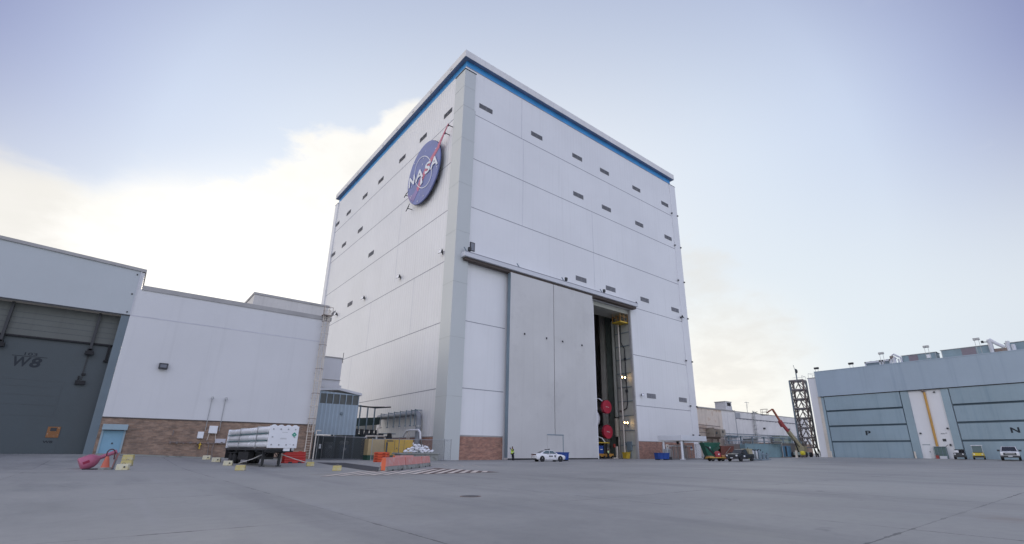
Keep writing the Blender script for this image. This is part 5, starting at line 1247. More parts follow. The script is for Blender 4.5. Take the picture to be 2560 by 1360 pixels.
for i, (x, y) in enumerate(((84.2, 57.4), (86.0, 57.3), (88.6, 57.0))):
    lb = ('turnstile nearest the brick wall under the entrance canopy', 'turnstile in the middle under the entrance canopy', 'turnstile nearest the outer column under the entrance canopy')[i]
    q = thing('turnstile', lb, 'turnstile', (x, y, 0), 0, 'full height turnstiles', world=False)
    m = MB()
    for k in range(9): a = PI*k/8; m.cyl((.72*math.cos(a), .72*math.sin(a), 0), (.72*math.cos(a), .72*math.sin(a), 2.4), .035, n=6)
    m.build('cage', STEEL, q)
    m = MB().cyl((0,0,0),(0,0,2.5),.07,n=8)
    for k in range(10):
        for j in range(3): a = 2*PI*j/3 + .4; m.bar((0,0,.3+.2*k),(.62*math.cos(a),.62*math.sin(a),.3+.2*k),.035)
    m.build('rotor', STEEL, q); MB().box(-.8,-.8,2.4,.8,.8,2.6).build('head_box', WHITE_DULL, q)
q = thing('utility_cabinet', 'pale grey cabinet with a rounded top beside the blue bin under the canopy', 'cabinet', (79.6, 55.2, 0))
MB().box(79.1,54.9,.5,80.2,55.8,1.9).build('body', STEEL, q, bevel=.12); MB().box(79.0,54.85,0,80.3,55.9,.5).build('base', DARK, q)
MB().lathe([(.22,1.9),(.2,2.15),(.0001,2.2)], (79.65,55.35,0), n=12).build('dome', STEEL, q)
q = thing('notice_sign', 'small cream notice on a post in front of the brick at the canopy', 'sign', (80.6, 56.2, 0))
MB().box(80.4,56.0,2.0,81.2,56.05,2.75).build('plate', CREAM, q); MB().box(80.75,56.06,0,80.85,56.14,2.4).build('post', STEEL, q); MB().box(80.7,55.985,2.3,80.9,55.999,2.5).build('print', DARK, q)
q = thing('gate_sign', 'small dark blue topped white sign on the fence near the outer canopy column', 'sign', (90.2, 56.8, 0))
MB().box(89.4,56.6,1.75,90.3,56.66,2.05).build('plate', WHITE_OBJ, q); MB().box(89.6,56.58,2.05,90.0,56.66,2.4).build('emblem_panel', BIN_BLUE, q); MB().box(89.8,56.67,0,89.88,56.74,2.1).build('post', STEEL, q)

# ------------------------------------------------------------------ yard right of the canopy
q = thing('green_hopper', 'dark green steel hopper beside the white canopy column', 'hopper', (86.0, 50.2, gz(86, 50)))
z0 = gz(86, 50)
fx = Vector((.79,-.61,0)); fy = Vector((.61,.79,0)); oc = Vector((86.05, 50.3, z0))
def lp(a, b, z): p = oc + fx*a + fy*b; return (p.x, p.y, z0 + z)
MB().hexa([lp(-.9,-.7,.55),lp(.9,-.7,.55),lp(.9,.9,.55),lp(-.9,.9,.55)], [lp(-1.55,-1.0,2.95),lp(1.5,-1.0,2.95),lp(1.5,1.3,2.95),lp(-1.55,1.3,2.95)]).build('bucket', GREEN, q, bevel=.04)
MB().hexa([lp(-1.62,-1.06,2.75),lp(1.56,-1.06,2.75),lp(1.56,1.36,2.75),lp(-1.62,1.36,2.75)], [lp(-1.62,-1.06,2.98),lp(1.56,-1.06,2.98),lp(1.56,1.36,2.98),lp(-1.62,1.36,2.98)]).build('rim', GREEN, q)
MB().hexa([lp(-1.1,-.9,0),lp(1.1,-.9,0),lp(1.1,1.0,0),lp(-1.1,1.0,0)], [lp(-1.0,-.8,.55),lp(1.0,-.8,.55),lp(1.0,.9,.55),lp(-1.0,.9,.55)]).build('base', DARK, q)
MB().lathe([(.0001,-.02),(.16,-.02),(.16,0)], lp(-.45,-1.0,2.1), 'y', 12).build('emblem', WHITE_OBJ, q)
MB().bar(lp(.1,-1.02,1.5),lp(1.3,-1.08,2.2),.12,.5).build('lift_bracket', M('hopper_dark', (.015,.07,.045), .5), q)
q = thing('rust_container', 'rust red skip behind the small yellow trailer', 'skip', (87.6, 48.4, gz(87, 48)))
MB().hexa([(86.6,48.6,.12),(88.4,47.2,.12),(89.2,48.3,.12),(87.4,49.7,.12)], [(86.6,48.5,2.5),(88.6,47.0,2.5),(89.4,48.2,2.5),(87.4,49.9,2.5)]).build('body', M('rust_red_paint', (.15,.05,.035), .7, var=.2), q, bevel=.03)
MB().bar((86.6,48.45,.3),(88.0,47.35,2.3),.1).build('brace', RUST, q)
t_ = thing('equipment_trailer', 'low yellow trailer carrying a red machine with a black arm', 'trailer', (75.2, 43.2, gz(75, 43)), rad(-37), None, world=False)
MB().box(-1.3,-.8,.48,1.35,.8,.62).box(-1.75,-.06,.42,-1.3,.06,.5).build('deck', M('trailer_yellow', (.55,.33,.06), .55, var=.15), t_, bevel=.02)
for x in (-.75, .85):
    for y in (-.75,.75): wheel(t_, x, y, .3, .2, YELLOW)
m_ = MB().lathe([(.0001,-.3),(.42,-.28),(.48,-.1),(.48,.2),(.0001,.25)], (.35,0,1.1), 'y', 16).box(.0,-.3,.62,.8,.3,1.2).build('red_machine', M('dull_red_machine', (.34,.045,.055), .5), t_, bevel=.03)
MB().lathe([(.0001,0),(.12,.01),(.12,.03)], (.45,-.32,1.05), 'y', 12).build('white_mark', WHITE_OBJ, m_)
MB().bar((-.15,0,.95),(-1.15,0,2.1),.22).bar((-1.15,0,2.1),(-1.5,0,2.25),.18).build('arm', BLACK, t_)
MB().box(-1.2,-.7,.62,-.6,.7,.8).box(.9,-.6,.62,1.3,.6,.95).build('chocks', M('timber', (.45,.25,.12), .8), t_)
# steel platform and pipe bridge behind the hopper, by the old building
t_ = thing('pipe_bridge', 'brown steel platform with pipes against the stained end of the old white building', 'platform', (122, 71, 0))
MB().box(112,69.5,4.75,124.5,70.5,5.15).box(112,68.6,5.15,124.8,71.2,5.3).build('deck', M('brown_deck', (.20,.15,.12), .7), t_)
for x in (113, 117, 121, 124): MB().box(x-.15,69.8,0,x+.15,70.1,4.75).build('post', RUST, t_)
MB().tube([(112,71.2,7.5),(127.2,71.2,7.35)], .14, 7).tube([(112,71.2,8.4),(128,71.2,8.1)], .10, 7).tube([(112,71.0,6.4),(122,71.0,6.3)], .10, 7).build('pipe', RUST, t_)
MB().box(121.8,69.6,5.3,122.0,71.9,7.6).box(125.0,69.6,5.3,127.6,71.9,7.3).build('cabin', M('dull_tan', (.34,.30,.25), .7, var=.15), t_)
for (x, z_) in ((123.0,5.9),(126.2,6.3)): MB().box(x-.35,69.55,z_,x+.35,69.62,z_+.7).build('opening', DARK, t_)
t_ = thing('pipe_rack', 'long elevated pipe rack running in front of the old white building', 'pipe rack', (145, 68, 0))
MB().tube([(124,68,5.6),(172,68,5.9)], .13, 6).tube([(124,68.4,5.25),(172,68.4,5.5)], .09, 6).tube([(124,67.6,4.4),(165,67.6,4.6)], .10, 6).tube([(131.5,71.6,6.45),(178,71.6,6.65)], .08, 6).build('pipe', STEEL_BLUE, t_)
for x in (126, 132.5, 139, 146, 152, 158.5, 165, 171): MB().box(x-.13,67.9,0,x+.13,68.2,5.75).box(x-.1,67.3,5.55,x+.1,68.8,5.7).build('trestle', STEEL_BLUE, t_)
for (x0, x1, z0_, z1_, mt, lb) in ((139.5,143.5,.4,5.0, M('shed_taupe', (.26,.25,.23), .7), 'taupe plant shed in front of the old white building'),
        (129.5,131.8,.4,5.4, M('plant_white', (.5,.5,.52), .6), 'pale plant unit behind the brown boards'),
        (158.2,164.0,2.2,6.3, M('sage_panel', (.36,.40,.32), .7), 'sage green plant room with a dark green flank')):
    q = thing('plant_shed', lb, 'shed', ((x0+x1)/2, 69, z0_), 0, 'plant sheds before the old building')
    b_ = MB().box(x0,68.8,.3,x1,71,z1_).build('wall', mt, q); MB().box(x0-.15,68.6,z1_,x1+.2,71.2,z1_+.2).build('roof', STEEL_BLUE, q)
    MB().box(x0+.4,68.75,1.0,x0+1.4,68.8,3.0).build('door', DARK, b_)
    if x0 > 150: MB().box(x1,68.8,2.0,x1+2.2,71,z1_).build('flank', M('sage_dark', (.13,.20,.17), .7), q)

# old white building across the gap
OB = thing('old_white_building', 'long weathered white concrete building with a stained rusty end, seen through the gap', 'building', (150, 80, 0))
yb = 72.0
MB().box(116, yb, -.2, 131.0, yb+.5, 12.75).build('stained_end_wall', STAINED, OB)
cv = MB()
arc = [(131.0 + 3.0*math.sin(a), yb + .0 + .25*(1-math.cos(a))) for a in [PI/2*k/6 for k in range(7)]]
MB().box(131.0, yb-.02, -.2, 190, yb+.5, 12.75).build('wall', WHITE_BG, OB)
MB().box(116, yb-.25, 12.75, 138.4, yb+26, 13.05).box(138.4, yb-.1, 12.75, 190.2, yb+26, 12.95).build('roof', CONC, OB)
q = MB().box(138.5, yb-.06, 10.8, 190, yb-.021, 11.05)
for i in range(24): q.box(138.6+2.1*i, yb-.1, 10.72, 139.5+2.1*i, yb-.06, 11.0)
q.build('drip_band', M('dark_band', (.20,.20,.22), .7), OB)
MB().box(138.4, yb-.08, .2, 138.75, yb-.021, 12.7).box(138.8, yb-.05, 11.05, 141.5, yb-.021, 12.5).build('downpipe', M('grey_stain', (.38,.39,.41), .7), OB)
MB().box(129.0, yb-.04, 6.4, 190, yb-.021, 6.52).box(148.4, yb-.03, 6.5, 148.5, yb-.021, 10.8).box(134, yb-.03, 0, 134.08, yb-.021, 12.5).build('wall_joint', M('joint_bg', (.42,.42,.44), .7), OB)
q = MB()
for x in (148.7, 149.6): q.box(x-.05, yb-.5, 3.0, x+.05, yb-.4, 13.6)
for i in range(24): q.box(148.7, yb-.48, 3.2+.43*i, 149.6, yb-.42, 3.26+.43*i)
for i in range(8): q.box(148.5, yb-1.0, 4.5+1.2*i, 149.8, yb-.4, 4.6+1.2*i)
q.build('ladder', STEEL, OB)
MB().box(145, yb-.06, -.2, 190, yb-.022, 4.3).build('brick_base', BRICK2, OB)
for (x, z_) in ((179.4,5.6),(183.6,3.8),(176.5,4.3)): 
    MB().box(x, yb-.09, z_, x+2.0, yb-.061, z_+1.5).build('window', M('void_dark', (.03,.015,.02), .5), OB)
for (x, z_) in ((155.0,8.3),(172.5,8.6)):
    MB().box(x, yb-.4, z_, x+.8, yb-.03, z_+.5).build('wall_lamp', DARK, OB)
ph = MB().box(134.9, yb+.6, 13.0, 138.3, yb+3.9, 15.4).build('penthouse', M('penthouse_white', (.62,.61,.62), .7, streak=.2), OB)
MB().box(135.8, yb+.55, 14.3, 137.8, yb+.6, 15.2).build('opening', BLACK, ph); MB().box(134.75, yb+.5, 15.4, 138.45, yb+4.05, 15.6).build('roof_slab', CONC, ph)
MB().box(134.87, yb+.57, 14.1, 135.5, yb+.6, 14.25).build('band', STEEL, ph)
MB().box(138.4, yb+1, 13.0, 139.2, yb+2, 14.4).bar((139.2,yb+1.5,13),(140.2,yb+1.5,13.3),.3).build('roof_unit', STEEL_BLUE, ph)
q = thing('roof_antenna', 'thin pale aerial with a crossbar on the old white building roof', 'antenna', (147.5, 72.6, 12.9))
MB().bar((147.5,72.6,12.9),(147.5,72.6,16.3),.09).build('mast', STEEL, q); MB().bar((146.4,72.6,16.0),(149.3,72.6,16.1),.10).bar((147.5,72.6,14.0),(148.6,72.6,15.9),.05).build('crossbar', STEEL, q)
q = thing('palm_tree', 'small palm top showing above the roof of the old white building', 'tree', (176, 84, 0))
MB().cyl((176,84,0),(176.3,84.2,15.0),.28,.2,n=9).build('trunk', M('palm_bark', (.16,.13,.10), .9), q)
m = MB(); rs = random.Random(9)
for i in range(26):
    a = rs.uniform(0, 2*PI); e = rs.uniform(-.5, 1.1); L = rs.uniform(1.4, 2.1); p = Vector((176.3,84.2,15.0)); prev = p
    for k in range(7):
        u = (k+1)/7; nx_ = p + Vector((math.cos(a), math.sin(a), 0))*L*u*math.cos(e*.6) + Vector((0,0,1))*(L*.75*u*math.sin(e) - .75*u*u*L*.5)
        d = (nx_ - prev).normalized(); sd = d.cross(Vector((0,0,1)))
        if sd.length < .01: sd = Vector((1,0,0))
        sd.normalize(); wl = .42*math.sin(PI*(.15+.8*u))
        for s_ in (1,-1):
            for j in range(3):
                b0 = prev.lerp(nx_, j/3); m.quad(tuple(b0), tuple(b0 + d*.09), tuple(b0 + sd*s_*wl + d*.22 - Vector((0,0,.16))))
        prev = nx_
m.build('crown', M('palm_leaf', (.05,.07,.03), .7, var=.3, vs=2.), q)

# fences, containers, lift
for (pts, lb, mt) in (([(96.8,53.2),(99.8,50.2)], 'brown slatted fence panel left of the pickup', M('brown_board', (.20,.165,.15), .85, var=.2, streak=.4)),
                      ([(102.6,46.9),(107.6,42.6)], 'grey brown screened fence panel behind the boom lift', M('grey_brown_screen', (.19,.18,.165), .85, var=.2, streak=.4))):
    a, b = [Vector((*p, 0)) for p in pts]; za, zb = gz(*pts[0]), gz(*pts[1])
    q = thing('board_fence', lb, 'fence', (a.x, a.y, za), 0, 'board fences in the yard')
    nrm = Vector((b.y-a.y, a.x-b.x, 0)).normalized()*.05
    MB().hexa([(a.x,a.y,za),(b.x,b.y,zb),(b.x+nrm.x,b.y+nrm.y,zb),(a.x+nrm.x,a.y+nrm.y,za)], [(a.x,a.y,za+2.7),(b.x,b.y,zb+2.6),(b.x+nrm.x,b.y+nrm.y,zb+2.6),(a.x+nrm.x,a.y+nrm.y,za+2.7)]).build('panel', mt, q)
    for i in range(5):
        p = a.lerp(b, i/4); z_ = gz(p.x, p.y); MB().cyl((p.x-nrm.x,p.y-nrm.y,z_),(p.x-nrm.x,p.y-nrm.y,z_+2.85),.07,n=8).build('post', STEEL_BLUE, q)
TC = thing('storage_container', 'teal storage container with small dark lettering behind the black pickup', 'container', (97.9, 46.0, gz(98, 46)), rad(-39.5), None, world=False)
MB().box(-3.4,0,.12,3.4,2.4,2.5).build('body', TEAL, TC)
for x in (-3.38, 3.38):
    for y in (.02, 2.38): MB().box(x-.09,y-.09,0,x+.09,y+.09,2.58).build('corner_post', TEAL, TC)
MB().box(-3.4,-.04,2.42,3.4,.02,2.56).box(-3.4,-.04,.05,3.4,.02,.2).build('rail', TEAL, TC)
q = MB()
for k, w_ in enumerate((.2,.16,.1,.2,.14,.18)): q.box(-2.1+.28*k, -.03, 1.22, -2.1+.28*k+w_, -.012, 1.50)
q.build('faded_print', MARK, TC)
MB().hexa([(1.6,-1.2,2.75),(3.2,-1.2,2.75),(3.2,0,3.0),(1.6,0,3.0)], [(1.6,-1.2,2.85),(3.2,-1.2,2.85),(3.2,0,3.1),(1.6,0,3.1)]).build('awning', DARK, TC)
MB().bar((3.15,-1.1,0),(3.15,-1.1,2.75),.08).build('awning_post', STEEL, TC)
q = thing('blue_cabinet', 'narrow blue cabinet with a dark stripe right of the teal container', 'cabinet', (100.6, 43.0, gz(100.6, 43)))
z_ = gz(100.6, 43); MB().box(100.2,42.3,z_,101.4,43.5,z_+2.1).build('body', M('cabinet_blue', (.10,.22,.33), .5, var=.1), q, bevel=.04); MB().box(100.18,42.6,z_+.2,100.2,42.9,z_+2.0).build('stripe', DARK, q); MB().box(99.9,42.0,z_-.02,101.6,43.7,z_+.1).build('pallet', M('pallet_wood', (.25,.2,.14), .9), q)
q = thing('cylinder_rack', 'low rack of grey and lime gas bottles behind the black pickup', 'rack', (84.6, 40.7, gz(84.6, 40.7)))
z_ = gz(84.6, 40.7); MB().box(83.2,39.6,z_,86.6,41.6,z_+.16).bar((83.2,39.7,z_+.9),(86.6,39.7,z_+.9),.05).build('frame', STEEL_BLUE, q)
for i, (x, y, h_, mt) in enumerate(((82.9,41.6,1.75,M('lime_bottle',(.55,.58,.22),.5)),(83.5,41.1,1.5,STEEL),(84.1,40.8,1.45,STEEL),(84.7,40.6,1.5,STEEL_BLUE),(85.4,40.3,1.1,STEEL_BLUE),(86.1,40.0,.9,STEEL_BLUE))):
    b_ = thing('gas_bottle', ('lime yellow gas bottle at the left end of the rack', 'second gas bottle of the rack, plain grey', 'third gas bottle of the rack, plain grey', 'tall blue grey gas bottle in the middle of the rack', 'lower blue grey gas bottle toward the right of the rack', 'lowest blue grey gas bottle at the right end of the rack')[i], 'gas bottle', (x, y, z_+.16), 0, 'gas bottles on the rack', world=False)
    MB().lathe([(.0001,0),(.24,.02),(.25,h_*.8),(.14,h_*.92),(.07,h_*.95),(.0001,h_)], n=14).build('shell', mt, b_, smooth=True); MB().box(-.08,-.05,h_*.95,.08,.05,h_+.1).build('valve', DARK, b_)
LF = thing('boom_lift', 'telescopic boom lift with a red and tan arm raised over the yard', 'boom lift', (102.6, 41.0, gz(102.6, 41)))
z_ = gz(102.6, 41)
MB().box(101.3,39.9,z_+.35,104.0,42.0,z_+.9).build('chassis', M('lift_base_grey', (.30,.36,.33), .5), LF, bevel=.05)
for (x, y) in ((101.5,39.8),(103.8,39.8),(101.5,42.1),(103.8,42.1)): MB().lathe([(.0001,-.2),(.42,-.2),(.47,-.12),(.47,.12),(.42,.2),(.0001,.2)], (x,y,z_+.47), 'y', 18).build('wheel', BLACK, LF)
MB().box(101.9,40.2,z_+.9,103.6,41.7,z_+2.0).bar((103.0,40.8,z_+1.3),(102.2,40.95,z_+1.7),.5,.7).build('turret', TAN_LIFT, LF, bevel=.06)
MB().bar((102.9,40.7,1.9),(99.58,41.58,5.33),.54,.62).build('lower_boom', TAN_LIFT, LF, bevel=.04)
MB().bar((99.7,41.55,5.2),(97.9,42.15,7.25),.42,.48).build('middle_boom', ORANGE_LIFT, LF, bevel=.03)
MB().bar((98.0,42.1,7.15),(96.41,42.5,9.33),.27,.30).build('upper_boom', M('upper_boom_orange', (.40,.13,.07), .5), LF)
MB().bar((98.5,41.95,6.2),(97.9,42.15,7.25),.56,.60).build('boom_collar', ORANGE_LIFT, LF, bevel=.03)
MB().bar((96.41,42.5,9.36),(95.7,43.4,8.62),.2,.24).build('jib', M('jib_brown', (.32,.11,.06), .5), LF)
MB().box(95.1,43.1,8.2,95.75,44.2,8.32).build('basket_floor', DARK, LF)
q = MB()
for (x, y) in ((95.1,43.1),(95.75,43.1),(95.1,44.2),(95.75,44.2)): q.bar((x,y,8.3),(x,y,9.35),.05)
for zz in (8.8, 9.33): q.bar((95.1,43.1,zz),(95.75,43.1,zz),.05).bar((95.1,44.2,zz),(95.75,44.2,zz),.05).bar((95.1,43.1,zz),(95.1,44.2,zz),.05).bar((95.75,43.1,zz),(95.75,44.2,zz),.05)
q.build('basket_rail', RUST, LF)
MB().bar((101.6,41.0,z_+.7),(100.7,41.3,4.1),.16).build('lift_ram', BLACK, LF)
q = thing('yellow_tank', 'small bright yellow tank on legs at the foot of the lattice tower', 'tank', (96.2, 38.2, gz(96.2, 38.2)))
z_ = gz(96.2, 38.2); MB().lathe([(.0001,-.35),(.30,-.33),(.38,-.2),(.38,.2),(.30,.33),(.0001,.35)], (96.2,38.2,z_+.85), 'y', 16).build('shell', M('bright_yellow', (.66,.56,.03), .5, var=.12), q, smooth=True)
for x in (-.3,.3):
    for y in (-.3,.3): MB().bar((96.2+x,38.2+y,z_),(96.2+x*.8,38.2+y,z_+.6),.07).build('leg', RUST, q)
MB().box(95.4,38.9,z_,95.7,39.2,z_+1.3).build('side_post', CREAM, q)

# lattice tower
TW = thing('lattice_tower', 'grey steel lattice tower with a mast on top beside the blue hangar', 'tower', (110.6, 42.6, gz(110, 42)), rad(6), None, world=False)
sw, H_ = 1.28, 15.4
def lg(sx, sy, z): f_ = 1.0; return (sx*sw*f_, sy*sw*f_, z)
for sx in (-1,1):
    for sy in (-1,1): MB().bar(lg(sx,sy,1.6), lg(sx,sy,H_), .26).build('leg', RUST if sx*sy > 0 else STEEL_BLUE, TW)
q = MB()
nb = 7; zs_ = [1.8 + (H_-1.8)*i/nb for i in range(nb+1)]
tm = M('tower_steel', (.26,.25,.25), .6, patch=((.20,.12,.09), 2., .5, .6))
for z_ in zs_:
    f_ = MB()
    for s_ in (-1,1): f_.bar((-sw,s_*sw,z_),(sw,s_*sw,z_),.2,.28).bar((s_*sw,-sw,z_),(s_*sw,sw,z_),.2,.28)
    f_.box(-sw,-sw,z_-.05,.4,sw,z_).build('platform', tm, TW)
for za, zb in zip(zs_, zs_[1:]):
    zm = (za+zb)/2; f_ = MB()
    for s_ in (-1,1):
        f_.bar((-sw,s_*sw,za),(0,s_*sw,zb),.14).bar((sw,s_*sw,za),(0,s_*sw,zb),.14).bar((s_*sw,-sw,za),(s_*sw,0,zb),.14).bar((s_*sw,sw,za),(s_*sw,0,zb),.14)
        f_.bar((-sw,s_*sw,zb),(0,s_*sw,za),.07).bar((sw,s_*sw,zb),(0,s_*sw,za),.07)
    f_.bar((-sw*.6,-sw*.5,za),(sw*.8,sw*.3,zb),.12,.3)
    f_.build('bracing', tm, TW)
f_ = MB()
for sx in (-1,1):
    for sy in (-1,1): f_.bar((sx*sw,sy*sw,1.8),(sx*sw*1.5,sy*sw*1.3,0),.2)
for sx in (-1,1): f_.bar((sx*sw,-sw,1.7),(0,-sw*1.2,0),.16).bar((sx*sw,sw,1.7),(0,sw*1.2,0),.16)
f_.build('base_trestle', DARK, TW)
MB().bar((.5,.2,H_),(.45,.2,H_+2.7),.2).bar((.45,.2,H_+1.9),(-.55,.2,H_+3.4),.07).build('top_mast', STEEL_BLUE, TW)
MB().lathe([(.0001,.0),(.35,.02),(.5,.2),(.48,.24),(.0001,.08)], (.6,-.1,H_+2.2), 'y', 14).build('dish', DARK, TW)
MB().bar((-sw,-sw,H_+.9),(sw,-sw,H_+.9),.05).bar((sw,-sw,H_+.9),(sw,sw,H_+.9),.05).bar((-sw,-sw,H_),(-sw,-sw,H_+.9),.05).bar((sw,-sw,H_),(sw,-sw,H_+.9),.05).build('guard_rail', STEEL, TW)

# ------------------------------------------------------------------ blue hangar on the right
HG = thing('blue_hangar', 'wide blue grey hangar with tall banded doors marked P and N', 'building', (103, 15, .6))
XH = 103.0
MB().box(XH+.25, 36.05, .3, XH+12, 37.85, 15.3).box(XH+.45, -45, .3, XH+.8, 36.05, 11.7).box(XH+.8, 37.4, .3, XH+45, 37.85, 15.2).build('wall', WHITE_FLAT, HG)
MB().box(XH+.12, 36.05, .3, XH+.25, 36.6, 11.7).build('corner_strip', CREAM, HG)
MB().box(XH-.12, -45, 11.68, XH+.6, 36.35, 16.35).build('fascia', BLUE_FASCIA, HG)
MB().box(XH-.16, -45, 16.35, XH+45, 36.4, 16.5).build('roof_edge', BLUE_FASCIA, HG)
MB().box(XH+.2, 36.4, 15.3, XH+45, 37.95, 15.45).build('annex_roof', CONC, HG)
q = MB()
for y in (36.6, 37.7): 
    for x in (103.4, 105.5, 107.6): q.bar((x,y,15.4),(x,y,16.3),.04)
q.bar((103.4,37.7,16.3),(107.6,37.7,16.3),.04).bar((103.4,36.6,16.3),(103.4,37.7,16.3),.04).build('guard_rail', STEEL, HG)
MB().box(XH-.02, -45, 11.55, XH+.45, 36.05, 11.68).build('lintel_gap', DARK, HG)  # dark strip between the fascia and the doors
DOOR_BACK = M('door_gap_blue', (.075, .115, .145), .6)
def hdoor(y0, y1, letter, yl):
    d = MB().box(XH+.34, y0, .62, XH+.44, y1, 11.6).build('hangar_door', DOOR_BACK, HG)
    for k, (z0_, z1_) in enumerate(((.66,3.24),(3.54,5.98),(6.30,8.74),(9.06,11.54))):
        MB().box(XH+.26-.07*k, y0+.08, z0_, XH+.339, y1-.08, z1_).build('panel', BLUE_DOOR, d)
    # xd x yd must look to -x: (0,-1,0) x (0,0,1) = (-1,0,0)
    text_mb(letter, 1.05, (XH+.26-.07-.004, yl, 4.83), (0,-1,0), (0,0,1), .012, bold=.035, width=.8 if letter == 'P' else 1.0).build('door_letter', MARK, d)
hdoor(23.55, 35.55, 'P', 29.45); hdoor(5.0, 17.0, 'N', 10.6)
for (y0, y1, x0) in ((35.6, 36.05, .1), (22.42, 23.5, .1), (17.05, 18.05, .1), (3.9, 4.95, .1)):
    MB().box(XH+x0, y0, .3, XH+.45, y1, 11.55).build('door_jamb', BLUE_JAMB, HG)
pier = MB().box(XH+.3, 18.06, .3, XH+.45, 22.41, 11.55).build('pier', WHITE_FLAT, HG)
MB().cyl((XH+.12, 20.2, 2.55), (XH+.12, 20.2, 11.2), .17, n=12).build('yellow_pipe', OCHRE, pier)
MB().tube([(XH+.12,20.2,11.2),(XH+.05,20.3,11.5),(XH-.1,20.4,11.35)], .2, 8).build('pipe_elbow', RUST, pier)
q = MB().box(XH+.24, 21.22, .66, XH+.299, 22.0, 2.75).build('white_door', WHITE_OBJ, HG)
MB().box(XH+.2, 21.1, 2.75, XH+.299, 22.12, 2.84).build('drip_hood', STEEL_BLUE, q); MB().box(XH+.18, 21.28, 1.6, XH+.239, 21.36, 1.8).build('handle', DARK, q)
q = MB()
for k in range(6): q.box(XH+.285, 19.35-.0-.085*k, 4.42, XH+.299, 19.40-.085*k, 4.55)
for k in range(3): q.box(XH+.285, 18.75-.085*k, 4.5, XH+.299, 18.79-.085*k, 4.62)
q.build('small_print', MARK, pier)
MB().box(XH+.27, 18.9, 3.3, XH+.299, 19.35, 3.7).build('dark_notice', DARK, pier)
for (y, z_) in ((22.0, 4.5), (18.35, 5.2), (18.9, 11.0)): MB().box(XH+.1, y-.12, z_, XH+.299, y+.12, z_+.22).build('lamp', DARK, pier)
MB().box(XH+.05,18.4,2.6,XH+.299,18.6,2.9).build('bracket', DARK, pier)
# barred recess (equipment cage) at the foot of the pier
q = thing('equipment_cage', 'low green grey equipment cage with a red box at the foot of the white pier', 'cage', (102.4, 19.8, .66))
MB().box(102.35,19.1,.62,103.2,20.55,2.5).build('backing', M('cage_green', (.13,.20,.19), .6), q)
f_ = MB()
for z_ in (1.5, 2.45): f_.bar((102.2,19.05,z_),(102.2,20.6,z_),.06)
for y in (19.05,19.55,20.1,20.6): f_.bar((102.2,y,.62),(102.2,y,2.5),.05)
f_.build('frame', STEEL_BLUE, q); MB().box(102.0,20.1,.64,102.3,20.5,1.15).build('red_box', M('red_box',(.35,.06,.05),.5), q); MB().box(102.05,19.1,.64,102.3,20.0,1.05).build('white_case', WHITE_DULL, q)
MB().bar((102.2,19.05,2.4),(102.0,18.6,2.75),.05).build('arm', DARK, q)
for (x, y, lb) in ((102.4, 23.2, 'pale bollard at the right jamb of the door marked P'), (102.3, 35.7, 'pale bollard at the left jamb of the door marked P')):
    q = tag(MB().lathe([(.0001,0),(.13,0),(.13,1.0),(.10,1.08),(.0001,1.1)], (x,y,gz(x,y)), n=12).build('bollard', CREAM, None, at=(x,y,gz(x,y)), smooth=True), lb, 'bollard', 'bollards by the hangar door')
# roof plant
def acunit(x0, x1, y0, y1, z0_, z1_, lb, mid=None):
    q = thing('rooftop_unit', lb, 'air unit', ((x0+x1)/2, (y0+y1)/2, z0_), 0, 'air units on the hangar roof')
    b_ = MB().box(x0, y0, z0_, x1, y1, z1_).build('casing', M('unit_blue_grey', (.25,.34,.38), .5, streak=.2), q, bevel=.04)
    MB().box(x0-.1, y0-.1, z1_, x1+.1, y1+.1, z1_+.08).build('lid', STEEL, q)
    if mid: MB().box(x0-.03, mid[0], z0_+.12, x0, mid[1], z1_-.08).build('coil_panel', M('coil_mauve', (.26,.22,.25), .6), b_)
    for y in (y0+.05, y1-.1): MB().box(x0-.04, y, z0_, x0, y+.06, z1_).build('edge_post', STEEL, b_)
    return q, b_
ZR = 16.5
q, b_ = acunit(105.5, 108, 17.75, 22.6, ZR, 17.95, 'blue grey air unit with a pale square in the middle of the hangar roof', (20.3, 21.6))
MB().prism([(-.3,-.3),(.3,-.3),(.3,.3),(-.3,.3)], (105.46,18.8,17.4), (0,-1,0), (0,0,1), .03).build('square_port', WHITE_OBJ, b_)
q, b_ = acunit(105.2, 108, 10.9, 17.0, ZR, 18.05, 'longest blue grey air unit on the hangar roof with a mauve panel', (12.6, 14.4))
acunit(106.5, 110, 4.2, 9.2, ZR, 18.2, 'pale air unit at the right end of the hangar roof')
def chiller(x, y0, y1, z1_, lb):
    q = thing('rooftop_chiller', lb, 'chiller', (x, (y0+y1)/2, ZR), 0, 'chillers on the hangar roof')
    MB().box(x,y0,ZR,x+2,y1,ZR+.35).box(x,y0,z1_-.3,x+2,y1,z1_).build('casing', WHITE_DULL, q)
    MB().box(x+.2,y0+.2,ZR+.35,x+1.8,y1-.2,z1_-.3).build('coil', STEEL_BLUE, q)
    for y in (y0, y1-.2): MB().box(x,y,ZR,x+.2,y+.2,z1_).build('corner_post', WHITE_DULL, q)
    for k in range(2): MB().cyl((x+1,y0+.7+1.0*k,z1_),(x+1,y0+.7+1.0*k,z1_+.15),.35,n=12).build('fan_ring', STEEL, q)
chiller(105.5, 25.9, 28.4, 17.65, 'pale chiller farthest left on the hangar roof')
chiller(105.7, 24.4, 25.7, 17.7, 'pale chiller beside the ducts on the hangar roof')
q = thing('roof_duct', 'tangle of bent pale ducts between two units in the middle of the hangar roof', 'duct', (105.5, 23.4, ZR))
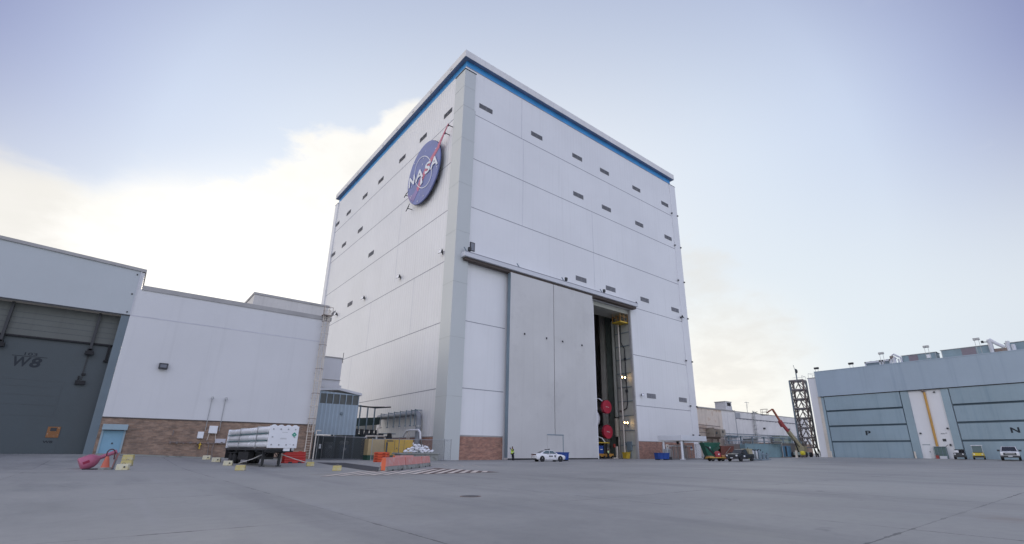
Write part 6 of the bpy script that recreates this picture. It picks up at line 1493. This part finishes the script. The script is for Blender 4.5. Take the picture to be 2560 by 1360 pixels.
MB().tube([(105.2,24.3,ZR),(105.2,24.1,17.6),(105.2,23.9,18.2),(105.2,23.6,18.4),(105.2,23.0,17.9),(105.2,22.7,17.7),(105.2,22.65,ZR)], .16, 8).tube([(105.2,23.7,ZR),(105.2,23.7,17.6),(105.2,23.4,17.8)], .3, 8).tube([(105.3,23.1,ZR),(105.3,23.1,17.5)], .14, 7).build('duct', WHITE_DULL, q)
MB().box(105.0,23.75,17.6,105.5,24.25,18.1).build('damper', RUST, q)
q = thing('roof_duct', 'large slanting ducts between the right hand units on the hangar roof', 'duct', (105.5, 10.3, ZR))
MB().tube([(105.0,10.7,ZR),(105.0,10.7,18.0),(105.0,10.75,18.9)], .3, 8).tube([(105.0,10.7,18.9),(105.0,10.0,18.1),(105.0,9.2,17.4)], .24, 8).tube([(105.0,8.8,ZR),(105.0,8.8,17.6),(105.0,8.7,18.3)], .26, 8).tube([(105.0,8.2,ZR),(105.0,8.2,17.7)], .25, 8).build('duct', WHITE_DULL, q)
MB().bar((105.0,10.75,18.5),(105.0,11.5,18.6),.12).box(104.8,11.4,18.45,105.1,11.7,18.8).build('weather_vane', DARK, q)
MB().box(104.8,8.9,16.6,105.6,10.4,17.3).build('damper', RUST, q)
for (y, z_, lb) in ((36.0, 17.0, 'small twin roof light at the left corner of the blue hangar'), (30.0, 17.15, 'small twin roof light left of the roof chillers'),
                    (25.0, 18.35, 'pale twin roof light above the left chillers'), (18.5, 18.55, 'pale twin roof light above the unit with the square'), (12.0, 18.75, 'pale twin roof light above the longest roof unit')):
    q = thing('roof_light', lb, 'floodlight', (103.4, y, 16.5), 0, 'twin floodlights along the hangar roof', world=True)
    MB().bar((103.4,y-.25,16.4),(103.4,y-.25,z_),.05).bar((103.4,y+.25,16.4),(103.4,y+.25,z_),.05).build('post', STEEL, q)
    for s_ in (-.21,.21): MB().box(103.2,y+s_-.2,z_,103.6,y+s_+.2,z_+.36).build('lamp_head', DARK if y > 29 else STEEL, q, bevel=.03)
